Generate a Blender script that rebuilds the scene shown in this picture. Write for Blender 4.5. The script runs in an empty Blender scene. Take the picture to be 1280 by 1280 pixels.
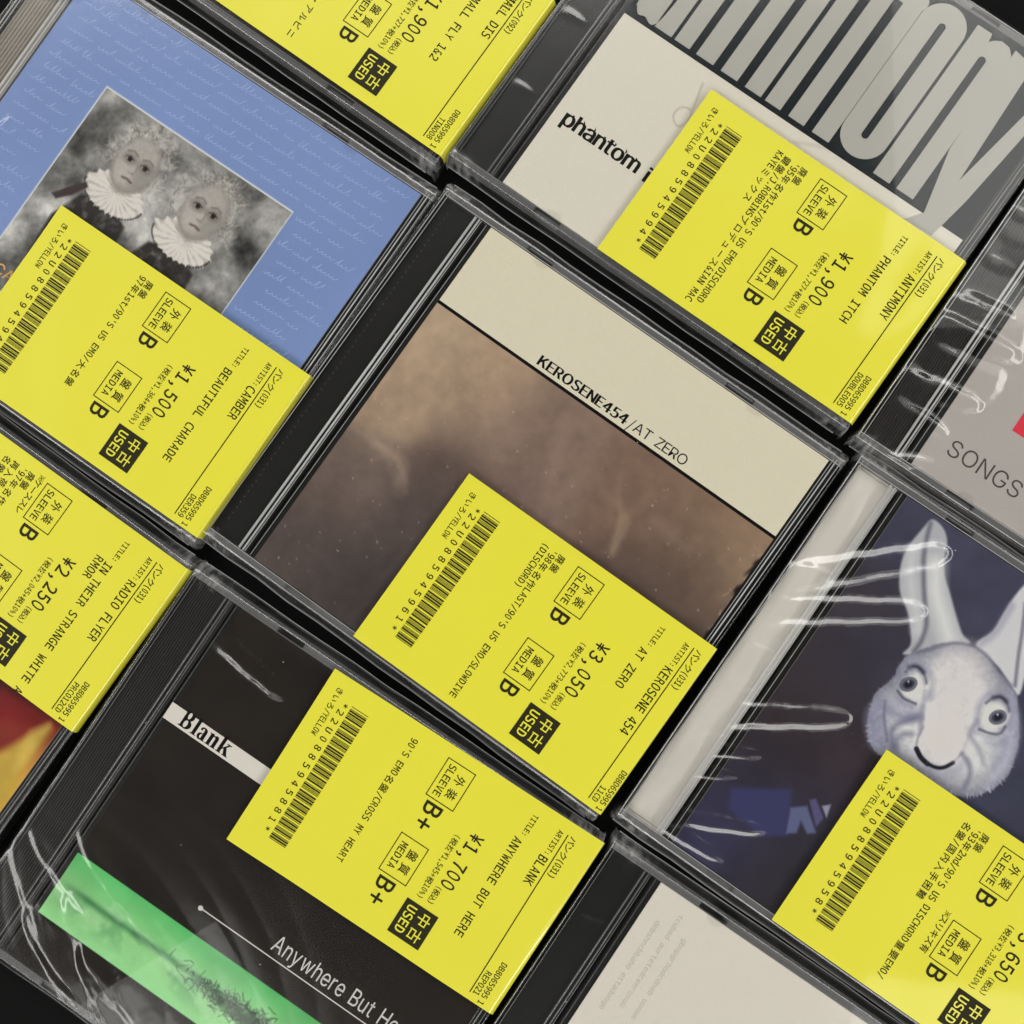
import bpy, math, random
import numpy as np
from mathutils import Matrix, Vector

random.seed(7)
rng = np.random.default_rng(11)
scene = bpy.context.scene
COL = scene.collection
MM = 0.001

# ---------------------------------------------------------------- camera
cam_data = bpy.data.cameras.new('camera')
cam = bpy.data.objects.new('camera', cam_data)
COL.objects.link(cam)
cam_rot = Matrix([[0.999251, -0.003527, 0.038547], [0.005779, 0.998272, -0.058477], [-0.038274, 0.058656, 0.997544]]).to_4x4()
cam.matrix_world = Matrix.Translation((0.01002, -0.02435, 0.35032)) @ cam_rot
cam_data.sensor_width = 36.0
cam_data.lens = 41.400
cam_data.clip_start = 0.01
cam_data.clip_end = 50.0
scene.camera = cam

# ---------------------------------------------------------------- room light
world = bpy.data.worlds.new('World')
scene.world = world
world.use_nodes = True
bg = world.node_tree.nodes['Background']
bg.inputs['Color'].default_value = (1.0, 0.98, 0.95, 1)
bg.inputs['Strength'].default_value = 0.03


def unseen_overhead_lamp(x, y, sx, sy, radiance, z=2.0, color=(1.0, 0.988, 0.945), turn=0.0):
    ld = bpy.data.lights.new('unseen_overhead_lamp', 'AREA')
    ld.shape = 'RECTANGLE'
    ld.size, ld.size_y = sx, sy
    ld.energy = radiance * math.pi * sx * sy
    ld.color = color
    lo = bpy.data.objects.new('unseen_overhead_lamp', ld)
    lo.location = (x, y, z)
    lo.rotation_euler = (0, 0, math.radians(turn))
    COL.objects.link(lo)


LAMP = 5.65  # unseen ring of strips, laid out so ribs and creases catch it
unseen_overhead_lamp(0.0, 1.62, 3.0, 0.70, LAMP)
unseen_overhead_lamp(0.0, -1.95, 3.0, 0.75, LAMP)
unseen_overhead_lamp(-1.75, 0.0, 0.60, 2.9, LAMP)
unseen_overhead_lamp(1.95, 0.0, 0.60, 2.9, LAMP)
# dimmer unseen panels that the flat sleeves mirror
unseen_overhead_lamp(1.26, 0.84, 1.16, 0.72, 1.0)
unseen_overhead_lamp(-0.84, -1.08, 0.72, 0.46, 1.15, turn=32)  # added to lay a grey haze over the sleeve of G
unseen_overhead_lamp(0.98, -1.12, 0.9, 0.5, 1.1, turn=-12)  # added to brighten the lower part of I and the label of H

scene.view_settings.view_transform = 'Standard'
scene.view_settings.look = 'None'
scene.view_settings.exposure = 0.0
scene.view_settings.gamma = 1.0
scene.view_settings.use_curve_mapping = False
scene.cycles.transparent_max_bounces = 40
scene.cycles.max_bounces = 12
scene.cycles.use_denoising = True
scene.cycles.caustics_reflective = False
scene.cycles.caustics_refractive = False


# ---------------------------------------------------------------- materials
def lin(c):
    return tuple(((v / 255) / 12.92 if v / 255 <= 0.04045 else ((v / 255 + 0.055) / 1.055) ** 2.4) for v in c)


SEE = 1.52            # the plastic in front absorbs and mirrors away about a quarter of the light


def ink(c):
    q = lin(c)
    return tuple(v * min(SEE, 0.88 / max(q)) for v in q)


def principled(name, rgb, rough=0.5, spec=0.5, metal=0.0, noise=None, bump=None, coat=0.0, coat_rough=0.05, coat_ior=1.5):
    m = bpy.data.materials.new(name)
    m.use_nodes = True
    nt = m.node_tree
    p = nt.nodes['Principled BSDF']
    p.inputs['Base Color'].default_value = (*rgb, 1)
    p.inputs['Roughness'].default_value = rough
    p.inputs['Specular IOR Level'].default_value = spec
    p.inputs['Metallic'].default_value = metal
    p.inputs['Coat Weight'].default_value = coat
    p.inputs['Coat Roughness'].default_value = coat_rough
    p.inputs['Coat IOR'].default_value = coat_ior
    tc = nt.nodes.new('ShaderNodeTexCoord')
    if noise:
        scale, amt = noise
        n = nt.nodes.new('ShaderNodeTexNoise')
        n.inputs['Scale'].default_value = scale
        n.inputs['Detail'].default_value = 5
        nt.links.new(tc.outputs['Object'], n.inputs['Vector'])
        mx = nt.nodes.new('ShaderNodeMix')
        mx.data_type = 'RGBA'
        mx.inputs['A'].default_value = (*[v * (1 - amt) for v in rgb], 1)
        mx.inputs['B'].default_value = (*[min(1, v * (1 + amt)) for v in rgb], 1)
        nt.links.new(n.outputs['Fac'], mx.inputs['Factor'])
        nt.links.new(mx.outputs['Result'], p.inputs['Base Color'])
    if bump:
        scale, dist = bump
        n = nt.nodes.new('ShaderNodeTexNoise')
        n.inputs['Scale'].default_value = scale
        n.inputs['Detail'].default_value = 3
        nt.links.new(tc.outputs['Object'], n.inputs['Vector'])
        b = nt.nodes.new('ShaderNodeBump')
        b.inputs['Distance'].default_value = dist
        b.inputs['Strength'].default_value = 1.0
        nt.links.new(n.outputs['Fac'], b.inputs['Height'])
        nt.links.new(b.outputs['Normal'], p.inputs['Normal'])
    return m


def clear(name, tint=(1, 1, 1), ior=1.49, rough=0.02, gain=1.0, bump=None, haze=0.0, haze_attr=None):
    m = bpy.data.materials.new(name)
    m.use_nodes = True
    nt = m.node_tree
    nt.nodes.remove(nt.nodes['Principled BSDF'])
    out = nt.nodes['Material Output']
    tr = nt.nodes.new('ShaderNodeBsdfTransparent')
    tr.inputs['Color'].default_value = (*tint, 1)
    gl = nt.nodes.new('ShaderNodeBsdfGlossy')
    gl.inputs['Roughness'].default_value = rough
    lw = nt.nodes.new('ShaderNodeLayerWeight')       # same on both sides of the thin plastic: Schlick's curve
    lw.inputs['Blend'].default_value = 0.5
    pw = nt.nodes.new('ShaderNodeMath')
    pw.operation = 'POWER'
    pw.inputs[1].default_value = 5.0
    nt.links.new(lw.outputs['Facing'], pw.inputs[0])
    r0 = ((ior - 1) / (ior + 1)) ** 2 * gain
    mu = nt.nodes.new('ShaderNodeMath')
    mu.operation = 'MULTIPLY_ADD'
    mu.use_clamp = True
    mu.inputs[1].default_value = 1 - r0
    mu.inputs[2].default_value = r0
    nt.links.new(pw.outputs['Value'], mu.inputs[0])
    mx = nt.nodes.new('ShaderNodeMixShader')
    nt.links.new(mu.outputs['Value'], mx.inputs['Fac'])
    nt.links.new(tr.outputs['BSDF'], mx.inputs[1])
    nt.links.new(gl.outputs['BSDF'], mx.inputs[2])
    last = mx
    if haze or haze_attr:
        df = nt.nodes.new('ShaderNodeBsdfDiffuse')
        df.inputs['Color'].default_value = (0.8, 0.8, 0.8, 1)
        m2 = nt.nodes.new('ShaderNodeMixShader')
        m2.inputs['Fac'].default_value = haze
        if haze_attr:
            ha = nt.nodes.new('ShaderNodeAttribute')
            ha.attribute_name = haze_attr
            # a few flecks of dust on the film
            tcd = nt.nodes.new('ShaderNodeTexCoord')
            vo = nt.nodes.new('ShaderNodeTexVoronoi')
            vo.inputs['Scale'].default_value = 210
            nt.links.new(tcd.outputs['Object'], vo.inputs['Vector'])
            lt = nt.nodes.new('ShaderNodeMath')
            lt.operation = 'LESS_THAN'
            lt.inputs[1].default_value = 0.035
            nt.links.new(vo.outputs['Distance'], lt.inputs[0])
            sx = nt.nodes.new('ShaderNodeSeparateColor')
            nt.links.new(vo.outputs['Color'], sx.inputs[0])
            gt = nt.nodes.new('ShaderNodeMath')
            gt.operation = 'GREATER_THAN'
            gt.inputs[1].default_value = 0.86
            nt.links.new(sx.outputs[0], gt.inputs[0])
            ml = nt.nodes.new('ShaderNodeMath')
            ml.operation = 'MULTIPLY'
            nt.links.new(lt.outputs[0], ml.inputs[0])
            nt.links.new(gt.outputs[0], ml.inputs[1])
            ma = nt.nodes.new('ShaderNodeMath')
            ma.operation = 'MULTIPLY_ADD'
            ma.use_clamp = True
            ma.inputs[1].default_value = 0.6
            nt.links.new(ml.outputs[0], ma.inputs[0])
            nt.links.new(ha.outputs['Fac'], ma.inputs[2])
            nt.links.new(ma.outputs[0], m2.inputs['Fac'])
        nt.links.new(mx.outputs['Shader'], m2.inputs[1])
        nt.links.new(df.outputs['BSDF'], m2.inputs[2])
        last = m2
    if bump:
        tc = nt.nodes.new('ShaderNodeTexCoord')
        n = nt.nodes.new('ShaderNodeTexNoise')
        n.inputs['Scale'].default_value = bump[0]
        n.inputs['Detail'].default_value = 2
        nt.links.new(tc.outputs['Object'], n.inputs['Vector'])
        b = nt.nodes.new('ShaderNodeBump')
        b.inputs['Distance'].default_value = bump[1]
        nt.links.new(n.outputs['Fac'], b.inputs['Height'])
        nt.links.new(b.outputs['Normal'], gl.inputs['Normal'])
    nt.links.new(last.outputs['Shader'], out.inputs['Surface'])
    return m


def printed(name, rough=0.35):
    m = bpy.data.materials.new(name)
    m.use_nodes = True
    nt = m.node_tree
    p = nt.nodes['Principled BSDF']
    p.inputs['Roughness'].default_value = rough
    p.inputs['Specular IOR Level'].default_value = 0.06
    at = nt.nodes.new('ShaderNodeAttribute')
    at.attribute_name = 'ink'
    tc = nt.nodes.new('ShaderNodeTexCoord')
    n = nt.nodes.new('ShaderNodeTexNoise')
    n.inputs['Scale'].default_value = 2600
    n.inputs['Detail'].default_value = 1
    nt.links.new(tc.outputs['Object'], n.inputs['Vector'])
    mr = nt.nodes.new('ShaderNodeMapRange')
    mr.inputs['To Min'].default_value = 0.93
    mr.inputs['To Max'].default_value = 1.07
    nt.links.new(n.outputs['Fac'], mr.inputs['Value'])
    hs = nt.nodes.new('ShaderNodeVectorMath')
    hs.operation = 'SCALE'
    nt.links.new(at.outputs['Color'], hs.inputs[0])
    nt.links.new(mr.outputs['Result'], hs.inputs['Scale'])
    nt.links.new(hs.outputs['Vector'], p.inputs['Base Color'])
    return m


M = dict(
    table=principled('black_table', (0.0028, 0.0028, 0.003), 0.75, 0.12, bump=(900, 0.0002)),
    black=principled('black_tray', (0.010, 0.010, 0.0095), 0.32, 0.4, bump=(160, 0.00004)),
    ribbed=principled('ribbed_black_tray', (0.035, 0.031, 0.029), 0.35, 0.5),
    greytray=principled('smoky_tray', (0.34, 0.30, 0.255), 0.35, 0.5, noise=(60, 0.25)),
    creamtray=principled('cream_tray_card', (0.76, 0.72, 0.65), 0.28, 0.6, noise=(70, 0.06)),
    clear=clear('clear_lid', (1, 1, 1), 1.49, 0.015, 0.9),
    wall=clear('sheen_lid_wall', (0.9, 0.9, 0.9), 1.49, 0.12, 1.0, haze=0.16),  # grey diffuse stands in for the ceiling's reflection along the rim
    rib=clear('white_glint_rib', (0.9, 0.9, 0.9), 1.49, 0.06, 1.5, haze=0.85),  # white diffuse puts the highlight line into the rib's own colour
    dullrib=clear('dull_glint_rib', (0.9, 0.9, 0.9), 1.49, 0.06, 1.5, haze=0.2),  # weaker white for the same painted highlight lines
    film=clear('plastic_film', (1, 1, 1), 1.5, 0.15, 2.2, bump=(110, 0.00005), haze_attr='crinkle'),
    seam=clear('sealed_film_seam', (0.9, 0.9, 0.9), 1.5, 0.1, 1.5, haze=0.30),
    print=printed('printed_cover'),
    yellow=principled('yellow_label_paper', (0.83, 0.778, 0.046), 0.40, 0.4, noise=(18, 0.035), coat=1.0, coat_rough=0.09, coat_ior=1.75),
    ink=principled('label_ink', (0.020, 0.018, 0.005), 0.5, 0.2),
    paper=principled('booklet_paper', (0.6, 0.58, 0.54), 0.7, 0.06),
    inkblack=principled('black_print', (0.004, 0.0035, 0.003), 0.5, 0.06),
    inkwhite=principled('white_print', (0.75, 0.73, 0.70), 0.5, 0.06),
    silver=principled('silver_grey_print', ink((158, 156, 148)), 0.4, 0.06, noise=(120, 0.04)),
    teal=principled('dark_teal_print', ink((4, 15, 19)), 0.4, 0.06),
    script=principled('pale_blue_script', ink((158, 178, 220)), 0.5, 0.06),
    red=principled('red_print', ink((196, 52, 66)), 0.5, 0.06),
    greyink=principled('grey_print', ink((66, 64, 62)), 0.5, 0.06),
    faint=principled('faint_grey_print', ink((168, 162, 154)), 0.6, 0.06),
    gold=principled('gold_print', ink((190, 150, 90)), 0.5, 0.06),
)


# ---------------------------------------------------------------- mesh helpers (millimetres, u right, v down from the case's corner)
def P3(u, v, z):
    return ((u - 71.0) * MM, (62.5 - v) * MM, z * MM)


class MB:
    def __init__(self):
        self.v, self.f, self.m, self.smooth = [], [], [], []

    def add(self, verts, faces, mat=0, smooth=False):
        b = len(self.v)
        self.v += verts
        self.f += [tuple(i + b for i in f) for f in faces]
        self.m += [mat] * len(faces)
        self.smooth += [smooth] * len(faces)

    def box(self, u0, u1, v0, v1, z0, z1, mat=0, c=0.0):
        if c <= 0:
            vs = [P3(u, v, z) for z in (z0, z1) for v in (v0, v1) for u in (u0, u1)]
            self.add(vs, [(0, 1, 3, 2), (4, 6, 7, 5), (0, 4, 5, 1), (2, 3, 7, 6), (0, 2, 6, 4), (1, 5, 7, 3)], mat)
            return
        # chamfered top and bottom edges
        rings = []
        for z, d in ((z0, c), (z0 + c, 0), (z1 - c, 0), (z1, c)):
            rings.append([P3(u0 + d, v0 + d, z), P3(u1 - d, v0 + d, z), P3(u1 - d, v1 - d, z), P3(u0 + d, v1 - d, z)])
        vs = [p for r in rings for p in r]
        fs = [(0, 1, 2, 3), (15, 14, 13, 12)]
        for k in range(3):
            for i in range(4):
                j = (i + 1) % 4
                fs.append((k * 4 + j, k * 4 + i, k * 4 + 4 + i, k * 4 + 4 + j))
        self.add(vs, fs, mat)

    def rod(self, u, v0, v1, z, ru, rz, mat=0, n=14):
        vs, fs = [], []
        for v in (v0, v1):
            for k in range(n):
                a = 2 * math.pi * k / n
                vs.append(P3(u + ru * math.cos(a), v, z + rz * math.sin(a)))
        for k in range(n):
            j = (k + 1) % n
            fs.append((k, j, n + j, n + k))
        fs.append(tuple(range(n - 1, -1, -1)))
        fs.append(tuple(range(n, 2 * n)))
        self.add(vs, fs, mat, True)

    def poly(self, pts, z, mat=0):
        """flat polygon (may be concave) at height z"""
        from mathutils.geometry import tessellate_polygon
        tri = tessellate_polygon([[Vector((p[0], -p[1], 0)) for p in pts]])
        vs = [P3(p[0], p[1], z) for p in pts]
        fs = []
        for t in tri:
            a, b, c = (Vector(vs[i]) for i in t)
            fs.append(t if (b - a).cross(c - a).z > 0 else (t[0], t[2], t[1]))
        self.add(vs, fs, mat)

    def ribbon(self, pts, w, z, mat=0):
        """polyline of width w, flat at z"""
        n = len(pts)
        vs, fs = [], []
        for i, p in enumerate(pts):
            a = pts[max(0, i - 1)]
            b = pts[min(n - 1, i + 1)]
            dx, dy = b[0] - a[0], b[1] - a[1]
            d = math.hypot(dx, dy) or 1
            nx, ny = -dy / d * w / 2, dx / d * w / 2
            zz = z + 0.0009 * i          # each loop of a written line lies a hair above the one before
            vs += [P3(p[0] + nx, p[1] + ny, zz), P3(p[0] - nx, p[1] - ny, zz)]
        for i in range(n - 1):
            fs.append((2 * i, 2 * i + 2, 2 * i + 3, 2 * i + 1))
        self.add(vs, fs, mat)

    def build(self, name, mats, parent=None):
        me = bpy.data.meshes.new(name)
        me.from_pydata(self.v, [], self.f)
        for m in mats:
            me.materials.append(m)
        me.polygons.foreach_set('material_index', self.m)
        me.polygons.foreach_set('use_smooth', self.smooth)
        me.update()
        o = bpy.data.objects.new(name, me)
        COL.objects.link(o)
        o.parent = parent
        return o


# ---------------------------------------------------------------- lettering
FONT_DIR = None
try:
    import os
    FONT_DIR = os.path.join(bpy.utils.resource_path('LOCAL'), 'datafiles', 'fonts')
except Exception:
    pass


def font(name):
    try:
        return bpy.data.fonts.load(os.path.join(FONT_DIR, name))
    except Exception:
        return None


FONTS = {'mono': font('DejaVuSansMono.woff2'), 'sans': font('Inter.woff2'), 'cjk': font('Noto Sans CJK Regular.woff2'), 'builtin': None}
GLYPHS = {}


def glyph(ch, fkey, off):
    key = (ch, fkey, off)
    if key not in GLYPHS:
        c = bpy.data.curves.new('glyph', 'FONT')
        c.body = ch
        c.offset = off
        c.resolution_u = 3
        if FONTS.get(fkey):
            c.font = FONTS[fkey]
        o = bpy.data.objects.new('glyph', c)
        COL.objects.link(o)
        dg = bpy.context.evaluated_depsgraph_get()
        me = o.evaluated_get(dg).to_mesh()
        vs = [(v.co.x, v.co.y) for v in me.vertices]
        fs = [tuple(p.vertices) for p in me.polygons]
        o.evaluated_get(dg).to_mesh_clear()
        bpy.data.objects.remove(o)
        bpy.data.curves.remove(c)
        x0 = min((p[0] for p in vs), default=0)
        x1 = max((p[0] for p in vs), default=0.3)
        GLYPHS[key] = (vs, fs, x0, x1)
    return GLYPHS[key]


def cap_height(fkey):
    vs = glyph('H', fkey, 0.0)[0]
    return max(p[1] for p in vs) - min(p[1] for p in vs)


def wide(ch):
    return ord(ch) > 0x2E80


def put(mb, ch, fkey, off, origin, r, up, sx, sy, x_shift, place, z, mat):
    vs, fs, x0, x1 = glyph(ch, fkey, off)
    out = []
    for x, y in vs:
        a, b = x_shift + (x - x0) * sx, y * sy
        out.append(place(origin[0] + r[0] * a + up[0] * b, origin[1] + r[1] * a + up[1] * b, z))
    ff = []
    for f in fs:
        a, b, c = (Vector(out[i]) for i in f[:3])
        ff.append(f if (b - a).cross(c - a).z >= 0 else tuple(reversed(f)))
    mb.add(out, ff, mat)


def cell_text(mb, body, origin, half, h, place, z, mat=0, off=0.010, r=(0, 1), up=(1, 0)):
    """fixed-pitch thermal print: half-width cells for Latin, full-width for Japanese"""
    capm, capc = cap_height('mono'), 0.78
    x = 0.0
    for ch in body:
        w = 2 * half if wide(ch) else half
        if ch == '※':
            c0 = (origin[0] + up[0] * h * 0.42, origin[1] + up[1] * h * 0.42)
            e = h * 0.42

            def quad(p, q, hw):
                d = math.hypot(q[0] - p[0], q[1] - p[1])
                nx, ny = -(q[1] - p[1]) / d * hw, (q[0] - p[0]) / d * hw
                pts = [(p[0] + nx, p[1] + ny), (p[0] - nx, p[1] - ny), (q[0] - nx, q[1] - ny), (q[0] + nx, q[1] + ny)]
                vs = [place(c0[0] + r[0] * (w / 2 + a_) + up[0] * b_, c0[1] + r[1] * (w / 2 + a_) + up[1] * b_, z) for a_, b_ in pts]
                n3 = (Vector(vs[1]) - Vector(vs[0])).cross(Vector(vs[2]) - Vector(vs[0]))
                mb.add(vs, [(0, 1, 2, 3) if n3.z > 0 else (3, 2, 1, 0)], mat)
            quad((-e, -e), (e, e), 0.07)
            quad((-e, e), (e, -e), 0.07)
            for dx, dy in ((0, 0.75), (0, -0.75), (0.75, 0), (-0.75, 0)):
                quad((dx * e - 0.11, dy * e), (dx * e + 0.11, dy * e), 0.11)
        elif ch != ' ':
            if wide(ch):
                fk = 'cjk' if ch == '※' else 'builtin'
                g = glyph(ch, fk, 0.006)
                k = h * 1.12 / 0.86 * (1.0 if fk == 'builtin' else 0.86 / max(0.2, max(p[1] for p in g[0])))
                sx = min(k, w * 0.94 / max(0.05, g[3] - g[2]))
                if ch in '、。':
                    sx = k
                o2 = (origin[0] - up[0] * h * 0.08, origin[1] - up[1] * h * 0.08)
                put(mb, ch, fk, 0.006, o2, r, up, sx, k, x + (w - (g[3] - g[2]) * sx) / 2, place, z, mat)
            else:
                c2 = 'O' if ch == '0' else ch
                fk = 'cjk' if h > 3.5 else 'mono'
                g = glyph(c2, fk, off)
                k = h / (cap_height('cjk') if fk == 'cjk' else capm)
                gw = g[3] - g[2]
                sx = min(k * 1.15, half * 0.80 / gw) if ch.isalnum() and ch not in '1I' else min(k * 0.9, half * 0.8 / gw)
                if ch == '0':
                    sx = half * 0.70 / gw
                put(mb, c2, fk, off, origin, r, up, sx, k, x + (w - gw * sx) / 2, place, z, mat)
        x += w
    return x


def prop_text(mb, body, origin, width, h, z, mat=0, fkey='sans', off=0.0, r=(1, 0), up=(0, -1), track=0.06, bold=0):
    """proportional lettering fitted to a total width; origin is the baseline start"""
    k = h / cap_height(fkey)
    adv, xs = 0.0, []
    for ch in body:
        if ch == ' ':
            adv += 0.26
            xs.append(None)
            continue
        g = glyph(ch, fkey, off)
        xs.append(adv)
        adv += (g[3] - g[2]) + track
    adv -= track
    sx = width / adv if width else k
    for ch, a in zip(body, xs):
        if a is not None:
            for q in range(1 if not bold else 4):
                put(mb, ch, fkey, off, origin, r, up, sx, k, a * sx + bold * (q - 1.5) / 3, P3, z + 0.004 * q, mat)


# ---------------------------------------------------------------- printed pictures: colour per vertex on a fine sheet
class Art:
    def __init__(self, u0, u1, v0, v1, res, base):
        self.nx, self.ny = int((u1 - u0) / res) + 1, int((v1 - v0) / res) + 1
        self.box = (u0, u1, v0, v1)
        self.U, self.V = np.meshgrid(np.linspace(u0, u1, self.nx), np.linspace(v0, v1, self.ny))
        self.img = np.empty((self.ny, self.nx, 3))
        self.img[:] = base

    def noise(self, size, octaves=4, seed=0, gain=0.5):
        g = np.random.default_rng(seed)
        out = np.zeros_like(self.U)
        amp, tot = 1.0, 0.0
        for o in range(octaves):
            s = size / 2 ** o
            a, b = (self.U - self.box[0]) / s, (self.V - self.box[2]) / s
            tab = g.random((int(b.max()) + 3, int(a.max()) + 3))
            i, j = b.astype(int), a.astype(int)
            fb, fa = b - i, a - j
            fb, fa = fb * fb * (3 - 2 * fb), fa * fa * (3 - 2 * fa)
            out += amp * ((tab[i, j] * (1 - fa) + tab[i, j + 1] * fa) * (1 - fb) + (tab[i + 1, j] * (1 - fa) + tab[i + 1, j + 1] * fa) * fb)
            tot += amp
            amp *= gain
        return out / tot

    def mix(self, mask, col):
        m = np.clip(mask, 0, 1)[..., None]
        self.img = self.img * (1 - m) + np.asarray(col, float) * m

    def seg_dist(self, pts, closed=False):
        d = np.full(self.U.shape, 1e9)
        n = len(pts)
        for i in range(n if closed else n - 1):
            (ax, ay), (bx, by) = pts[i], pts[(i + 1) % n]
            dx, dy = bx - ax, by - ay
            t = np.clip(((self.U - ax) * dx + (self.V - ay) * dy) / (dx * dx + dy * dy + 1e-9), 0, 1)
            d = np.minimum(d, np.hypot(self.U - ax - t * dx, self.V - ay - t * dy))
        return d

    def inside(self, pts):
        c = np.zeros(self.U.shape, bool)
        n = len(pts)
        for i in range(n):
            (ax, ay), (bx, by) = pts[i], pts[(i + 1) % n]
            if ay == by:
                continue
            c ^= ((ay > self.V) != (by > self.V)) & (self.U < (bx - ax) * (self.V - ay) / (by - ay) + ax)
        return c

    def sdf(self, pts):
        d = self.seg_dist(pts, True)
        return np.where(self.inside(pts), -d, d)

    def poly(self, pts, col, soft=0.3, alpha=1.0, mod=None):
        m = np.clip(0.5 - self.sdf(pts) / soft, 0, 1) * alpha
        if mod is not None:
            m = m * mod
        self.mix(m, col)

    def window(self, u0, u1, v0, v1):
        r = (self.box[1] - self.box[0]) / (self.nx - 1)
        q = (self.box[3] - self.box[2]) / (self.ny - 1)
        i0, i1 = max(0, int((u0 - self.box[0]) / r)), min(self.nx, int((u1 - self.box[0]) / r) + 2)
        j0, j1 = max(0, int((v0 - self.box[2]) / q)), min(self.ny, int((v1 - self.box[2]) / q) + 2)
        return (slice(j0, max(j0, j1)), slice(i0, max(i0, i1)))

    def blend(self, sl, mask, col):
        m = np.clip(mask, 0, 1)[..., None]
        self.img[sl] = self.img[sl] * (1 - m) + np.asarray(col, float) * m

    def stroke(self, pts, w, col, soft=0.3, alpha=1.0):
        m = w / 2 + soft
        us, vs = [p[0] for p in pts], [p[1] for p in pts]
        sl = self.window(min(us) - m, max(us) + m, min(vs) - m, max(vs) + m)
        U, V = self.U[sl], self.V[sl]
        if U.size == 0:
            return
        d = np.full(U.shape, 1e9)
        for (ax, ay), (bx, by) in zip(pts[:-1], pts[1:]):
            dx, dy = bx - ax, by - ay
            t = np.clip(((U - ax) * dx + (V - ay) * dy) / (dx * dx + dy * dy + 1e-9), 0, 1)
            d = np.minimum(d, np.hypot(U - ax - t * dx, V - ay - t * dy))
        self.blend(sl, np.clip(0.5 - (d - w / 2) / soft, 0, 1) * alpha, col)

    def blob(self, c, rx, ry, ang, col, soft=0.3, alpha=1.0):
        m = max(rx, ry) * 1.05 + soft * max(rx, ry) / min(rx, ry)
        sl = self.window(c[0] - m, c[0] + m, c[1] - m, c[1] + m)
        U, V = self.U[sl], self.V[sl]
        if U.size == 0:
            return
        ca, sa = math.cos(math.radians(ang)), math.sin(math.radians(ang))
        a = ((U - c[0]) * ca + (V - c[1]) * sa) / rx
        b = (-(U - c[0]) * sa + (V - c[1]) * ca) / ry
        d = (np.hypot(a, b) - 1) * min(rx, ry)
        self.blend(sl, np.clip(0.5 - d / soft, 0, 1) * alpha, col)

    def field(self, pts, cols, sigma):
        w = np.zeros(self.U.shape)
        acc = np.zeros(self.img.shape)
        for (u, v), c in zip(pts, cols):
            g = np.exp(-((self.U - u) ** 2 + (self.V - v) ** 2) / (2 * sigma * sigma)) + 1e-9
            w += g
            acc += g[..., None] * np.asarray(c, float)
        self.img = acc / w[..., None]

    def merge_into(self, mb, z, extra):
        """append the picture sheet to a mesh builder; returns per-vertex colours for the whole mesh later"""
        b = len(mb.v)
        u, v = self.U.ravel(), self.V.ravel()
        mb.v += list(zip(((u - 71) * MM).tolist(), ((62.5 - v) * MM).tolist(), [z * MM] * len(u)))
        idx = np.arange(self.nx * self.ny).reshape(self.ny, self.nx) + b
        q = np.stack([idx[:-1, :-1], idx[1:, :-1], idx[1:, 1:], idx[:-1, 1:]], -1).reshape(-1, 4)
        mb.f += [tuple(r) for r in q.tolist()]
        mb.m += [0] * len(q)
        mb.smooth += [False] * len(q)
        s = self.img.reshape(-1, 3) / 255.0
        l = np.where(s <= 0.04045, s / 12.92, ((np.clip(s, 0, 1) + 0.055) / 1.055) ** 2.4)
        extra.append((b, l * np.minimum(SEE, 0.88 / np.maximum(l.max(1, keepdims=True), 1e-4))))


def smooth_poly(pts, n=5, closed=True):
    out = []
    N = len(pts)
    for i in range(N if closed else N - 1):
        if closed:
            p0, p1, p2, p3 = pts[i - 1], pts[i], pts[(i + 1) % N], pts[(i + 2) % N]
        else:
            p0, p1, p2, p3 = pts[max(i - 1, 0)], pts[i], pts[i + 1], pts[min(i + 2, N - 1)]
        for k in range(n):
            t = k / n
            out.append(tuple(0.5 * (2 * p1[a] + (p2[a] - p0[a]) * t + (2 * p0[a] - 5 * p1[a] + 4 * p2[a] - p3[a]) * t * t
                                    + (3 * p1[a] - p0[a] - 3 * p2[a] + p3[a]) * t ** 3) for a in (0, 1)))
    if not closed:
        out.append(tuple(pts[-1]))
    return out


ZC = 8.3            # top of the cover booklet
ZT = 8.33           # lettering printed on it


def booklet(root, art, draw=None, mats=(), u0=17.8, u1=137.8, v0=2.6, v1=122.4):
    mb = MB()
    extra = []
    art.merge_into(mb, ZC, extra)
    mb.box(art.box[0], art.box[1], art.box[2], art.box[3], 7.7, ZC - 0.02, 1)
    if draw:
        draw(mb)
    o = mb.build('cover_booklet', [M['print'], M['paper'], *mats], root)
    at = o.data.attributes.new('ink', 'FLOAT_COLOR', 'POINT')
    col = np.ones((len(mb.v), 4), np.float32) * 0.5
    for b, l in extra:
        col[b:b + len(l), :3] = l
    at.data.foreach_set('color', col.ravel())
    return o


# ---------------------------------------------------------------- the tabletop
mbt = MB()
mbt.add([(-2, -2, -0.0005), (2, -2, -0.0005), (2, 2, -0.0005), (-2, 2, -0.0005)], [(0, 1, 2, 3)])
table = mbt.build('tabletop', [M['table']])
table['kind'] = 'structure'

# ---------------------------------------------------------------- jewel cases
POSES = {'A': (-48.39, 190.19, -35.30), 'B': (71.47, 111.81, -35.20), 'C': (-119.50, 77.87, -34.20), 'D': (-0.75, 0.34, -35.10), 'E': (189.51, 29.91, -34.00), 'F': (-190.51, -30.97, -35.00), 'G': (-70.57, -112.12, -33.30), 'H': (120.83, -78.84, -34.30), 'I': (51.21, -189.01, -33.50)}
GROUP = 'sleeved CD cases lying in rows on the black table'


def jewel_case(key, label):
    cx, cy, ang = POSES[key]
    o = bpy.data.objects.new('jewel_case', None)
    o.empty_display_size = 0.02
    o.location = (cx * MM, cy * MM, 0)
    o.rotation_euler = (0, 0, math.radians(ang))
    o['label'] = label
    o['category'] = 'CD case'
    o['group'] = GROUP
    COL.objects.link(o)
    return o


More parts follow.
